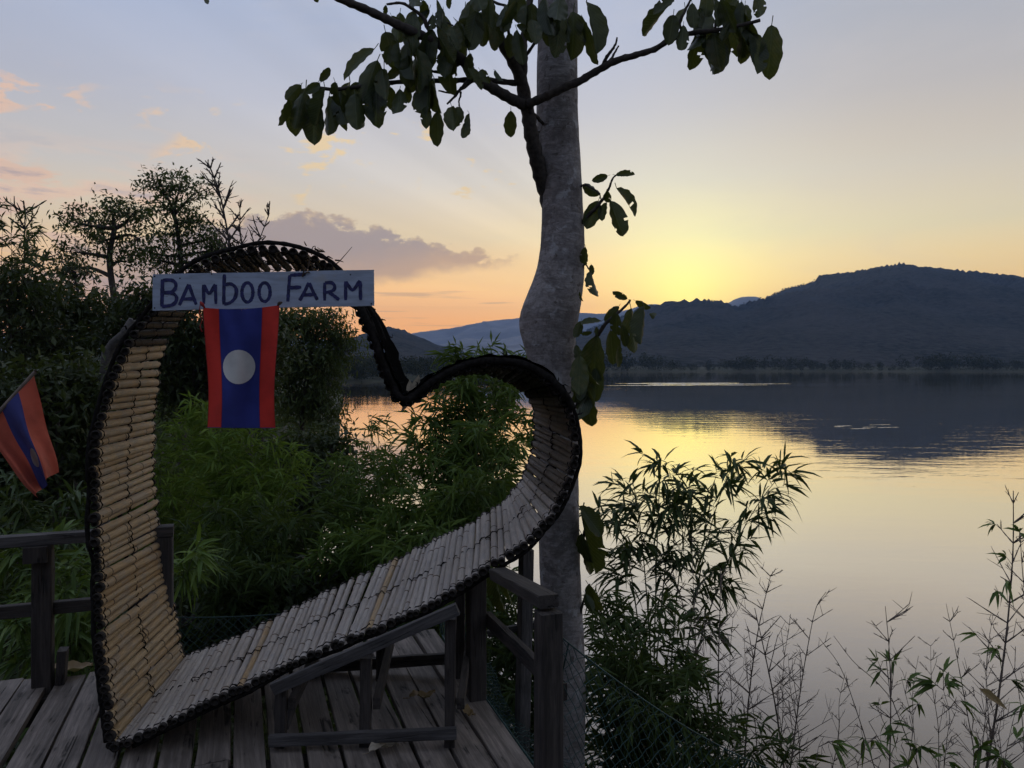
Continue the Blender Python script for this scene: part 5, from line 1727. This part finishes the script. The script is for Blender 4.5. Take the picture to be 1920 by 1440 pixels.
for i, (label, bu, Y, tr, el, lm) in enumerate([
    ('dark broadleaf bush at the far left under the bamboo tops', 40, 13, [(45, 760), (40, 640)], [(20, 540, 60, 45), (70, 560, 50, 45), (20, 620, 70, 60), (90, 640, 50, 50), (30, 720, 80, 60)], 'leaf_dark'),
    ('dark drooping-leaved bush left of the slim forked trunk', 130, 15, [(125, 700), (128, 620)], [(110, 570, 45, 32), (160, 590, 40, 30), (90, 640, 40, 40), (165, 640, 30, 28)], 'leaf_dark'),
    ('dark bush between the slim trunk and the name board', 250, 14, [(255, 720), (258, 640)], [(225, 580, 35, 36), (265, 560, 34, 40), (250, 620, 45, 40), (290, 600, 30, 50), (215, 650, 35, 34)], 'leaf_dark'),
    ('dark bush mass behind the left wall of the seat', 110, 9, [(110, 900), (115, 800)], [(60, 760, 90, 70), (140, 740, 60, 60), (110, 850, 90, 80), (30, 870, 60, 80)], 'leaf_dark'),
    ('dark tree mass behind the hanging flag', 360, 14, [(360, 800), (365, 700)], [(330, 640, 50, 60), (390, 620, 50, 60), (440, 640, 60, 60), (340, 720, 50, 60), (400, 720, 60, 50), (500, 650, 40, 60), (470, 720, 50, 50)], 'leaf_dark'),
    ('dim bush low on the bank right of the flag', 590, 13, [(590, 940), (590, 880)], [(560, 870, 50, 50), (610, 860, 45, 50), (530, 930, 50, 50), (600, 940, 60, 50)], 'leaf_dark'),
    ('shadowy bush beneath the rear deck edge', 420, 6.6, [(420, 1300), (420, 1200)], [(350, 1150, 80, 60), (450, 1140, 80, 60), (540, 1130, 70, 60), (620, 1110, 60, 50)], 'leaf_dark'),
]):
    leafy_tree('leafy_bush', label, ground_at(bu, Y), [P3(u, v, Y) for u, v in tr], [E3(u, v, Y + R.uniform(-.6, .6), ru, rv) for (u, v, ru, rv) in el], .15 if Y > 8 else .12, lm, 300 if i > 2 else 120, 24, cat='bush', seed=40 + i, tr_r=(.07, .03), clump=.38 if Y > 8 else .22, group='bushes on the left bank', wid=.38)
leafy_tree('thin_tree', 'thin sapling with a small tuft left of the slim forked trunk', ground_at(142, 18), [P3(140, 620, 18), P3(146, 560, 18), P3(138, 520, 18)], [E3(138, 508, 18, 20, 16), E3(165, 512, 18, 14, 10), E3(130, 530, 18, 12, 10)], .13, 'leaf_dark', 26, 12, seed=61, tr_r=(.05, .025), clump=.25, group='trees on the left bank')
clump('feathery bamboo tips in the left edge of the picture', 20, 13, [(20, 372, 12.5), (55, 395, 12.6), (5, 420, 12.4), (40, 450, 12.2), (-20, 390, 12.6), (75, 470, 12.3)], .24, 'leaf_bamboo_dark', dens=.24, first=.70, spread=.7)
bare('bare_tree', 'bare twiggy tree with few leaves at the left edge', [(45, 620), (44, 540), (46, 460), (47, 392)], .05, 15, 71, twig=1.3, step=.30, thick=9, many=(2, 4), bark='bark_dark', cat='tree', group='bare trees on the left bank', up=1.0)
bare('bare_tree', 'bare tree with upright branches above the name board', [(436, 620), (432, 480), (420, 400), (408, 350), (390, 305)], .07, 20, 72, twig=1.6, step=.28, thick=9, many=(2, 4), bark='bark_dark', cat='tree', group='bare trees on the left bank', up=1.5)
bare('bare_tree', 'low bare branches spreading right of the tall bare tree', [(450, 560), (470, 490), (490, 440), (505, 400)], .05, 20, 73, twig=1.3, step=.30, thick=9, many=(2, 4), bark='bark_dark', cat='tree', group='bare trees on the left bank', up=1.1)
bare('bare_tree', 'short bare branching tree just above the arch top', [(470, 560), (455, 470), (450, 430), (450, 375)], .05, 20.5, 74, twig=1.3, step=.32, thick=9, many=(2, 4), bark='bark_dark', cat='tree', group='bare trees on the left bank', up=1.2)
tt_ = thing('leaning_tree', 'leaning pale grey trunk behind the left wall of the seat', 'tree', tuple(ground_at(190, 12)), 'trees on the left bank')
MB().tube(spline([ground_at(190, 12), px(198, 690, 12), px(222, 645, 12), px(250, 600, 12)], 20), np.linspace(.12, .07, 20), 9).build('trunk', M['bark_grey'], tt_, smooth=True)
tt_ = thing('pale_pole', 'pale weathered pole standing under the hanging flag', 'pole', tuple(ground_at(466, 11)))
MB().tube(spline([ground_at(466, 11), px(468, 860, 11), px(470, 770, 11)], 14), np.linspace(.05, .045, 14), 8).build('shaft', M['bark_grey'], tt_, smooth=True)


# ground cover and the added wood behind the deck
def scatter(name, label, n, fx, leaf, lmat, seed):
    rr = np.random.default_rng(seed)
    b = MB()
    X, Y = fx(rr, n)
    d = river_dist(X, Y)
    ok = d > .4
    X, Y = X[ok], Y[ok]
    Z = ground_z(X, Y)
    for q in range(7):
        m = len(X)
        D = np.stack([rr.normal(0, .7, m), rr.normal(0, .7, m), rr.uniform(.2, 1.2, m)], 1)
        b.leaves(np.stack([X + rr.normal(0, .1, m), Y + rr.normal(0, .1, m), Z + rr.uniform(-.02, .25, m)], 1), D, rr.normal(0, .6, (m, 3)) + (0, 0, 1), leaf * rr.uniform(.5, 1.5, m), leaf * .22 * rr.uniform(.6, 1.3, m), .5)
    return kind(b.build(name, M[lmat]), 'stuff', label)


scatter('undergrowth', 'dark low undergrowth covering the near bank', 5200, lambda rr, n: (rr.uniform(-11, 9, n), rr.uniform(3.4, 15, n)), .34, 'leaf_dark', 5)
scatter('bank_grass', 'grass and scrub on the left bank farther off', 5200, lambda rr, n: ((lambda y: (-y * .72 + rr.uniform(0, 1, n) * y * .70, y))(rr.uniform(12, 75, n) ** 1.0)), .75, 'leaf_tree', 6)
rr_ = np.random.default_rng(90)
_pts = [(rr_.uniform(-16, 9), rr_.uniform(-14, -3.2)) for q in range(60)] + [(rr_.uniform(-13, -7.5), rr_.uniform(-3, 3.0)) for q in range(10)]
tree_mass('shade_wood', 'unseen wood added behind the deck to shade it', _pts, rr_.uniform(3, 5.5, len(_pts)), .07, 200, M['leaf_dark'], 91)  # unseen trees added behind the camera to dim the foreground
_pts = [(-30 - rr_.uniform(0, 1) ** 1.3 * 60 - (y - 70) * .22, y) for y in rr_.uniform(40, 230, 90)]
tree_mass('bank_forest', 'scattered trees along the left bank farther off', _pts, rr_.uniform(4, 8.5, len(_pts)), .10, 160, M['leaf_dark'], 92)


# ------------------------------------------------------------------ fallen leaves on the deck
def fallen(u, v, ang, L, w, m_, label):
    p = px(u, v, EYE * FPX / (v - HZ)); p[2] = .004
    rr = np.random.default_rng(int(u))
    nl, nw = 10, 6
    T, S = np.meshgrid(np.linspace(0, 1, nl + 1), np.linspace(-1, 1, nw + 1), indexing='ij')
    Wd = w / 2 * np.sin(np.clip(T, .02, .985) ** .8 * math.pi) ** .7
    X = (T - .5) * L; Y = S * Wd
    Z = .010 + np.abs(S) ** 1.6 * Wd * .55 + .030 * np.sin(T * 3.6 + 1) ** 2 * (1 - .5 * np.abs(S)) + .006 * np.sin(T * 19 + S * 4)
    c, s_ = math.cos(ang), math.sin(ang)
    V = np.stack([p[0] + X * c - Y * s_, p[1] + X * s_ + Y * c, p[2] + Z], -1)
    b = MB(); m = nw + 1
    i, j = np.meshgrid(np.arange(nl), np.arange(nw), indexing='ij')
    b.put(V, None, np.stack([i * m + j, i * m + j + 1, (i + 1) * m + j + 1, (i + 1) * m + j], -1).reshape(-1, 4))
    st = p + np.array([-L * .5 * c, -L * .5 * s_, .018])
    b.tube([st, st + np.array([-.03 * c, -.03 * s_, .004])], .0018, 5)
    tag(b.build('fallen_leaf', M[m_], smooth=True), label, 'leaf', 'dead leaves on the deck')


fallen(726, 1408, .75, .17, .07, 'leaf_pale_dry', 'pale curled dead leaf lying in front of the seat stand')
fallen(792, 1314, .35, .12, .06, 'leaf_dry', 'brown dead leaf on the planks under the seat')
fallen(132, 1264, .30, .20, .11, 'leaf_dry', 'yellow-brown broad dead leaf by the left railing post')
fallen(878, 1345, -1.0, .12, .04, 'leaf_dry', 'narrow brown dead leaf at the right deck edge')
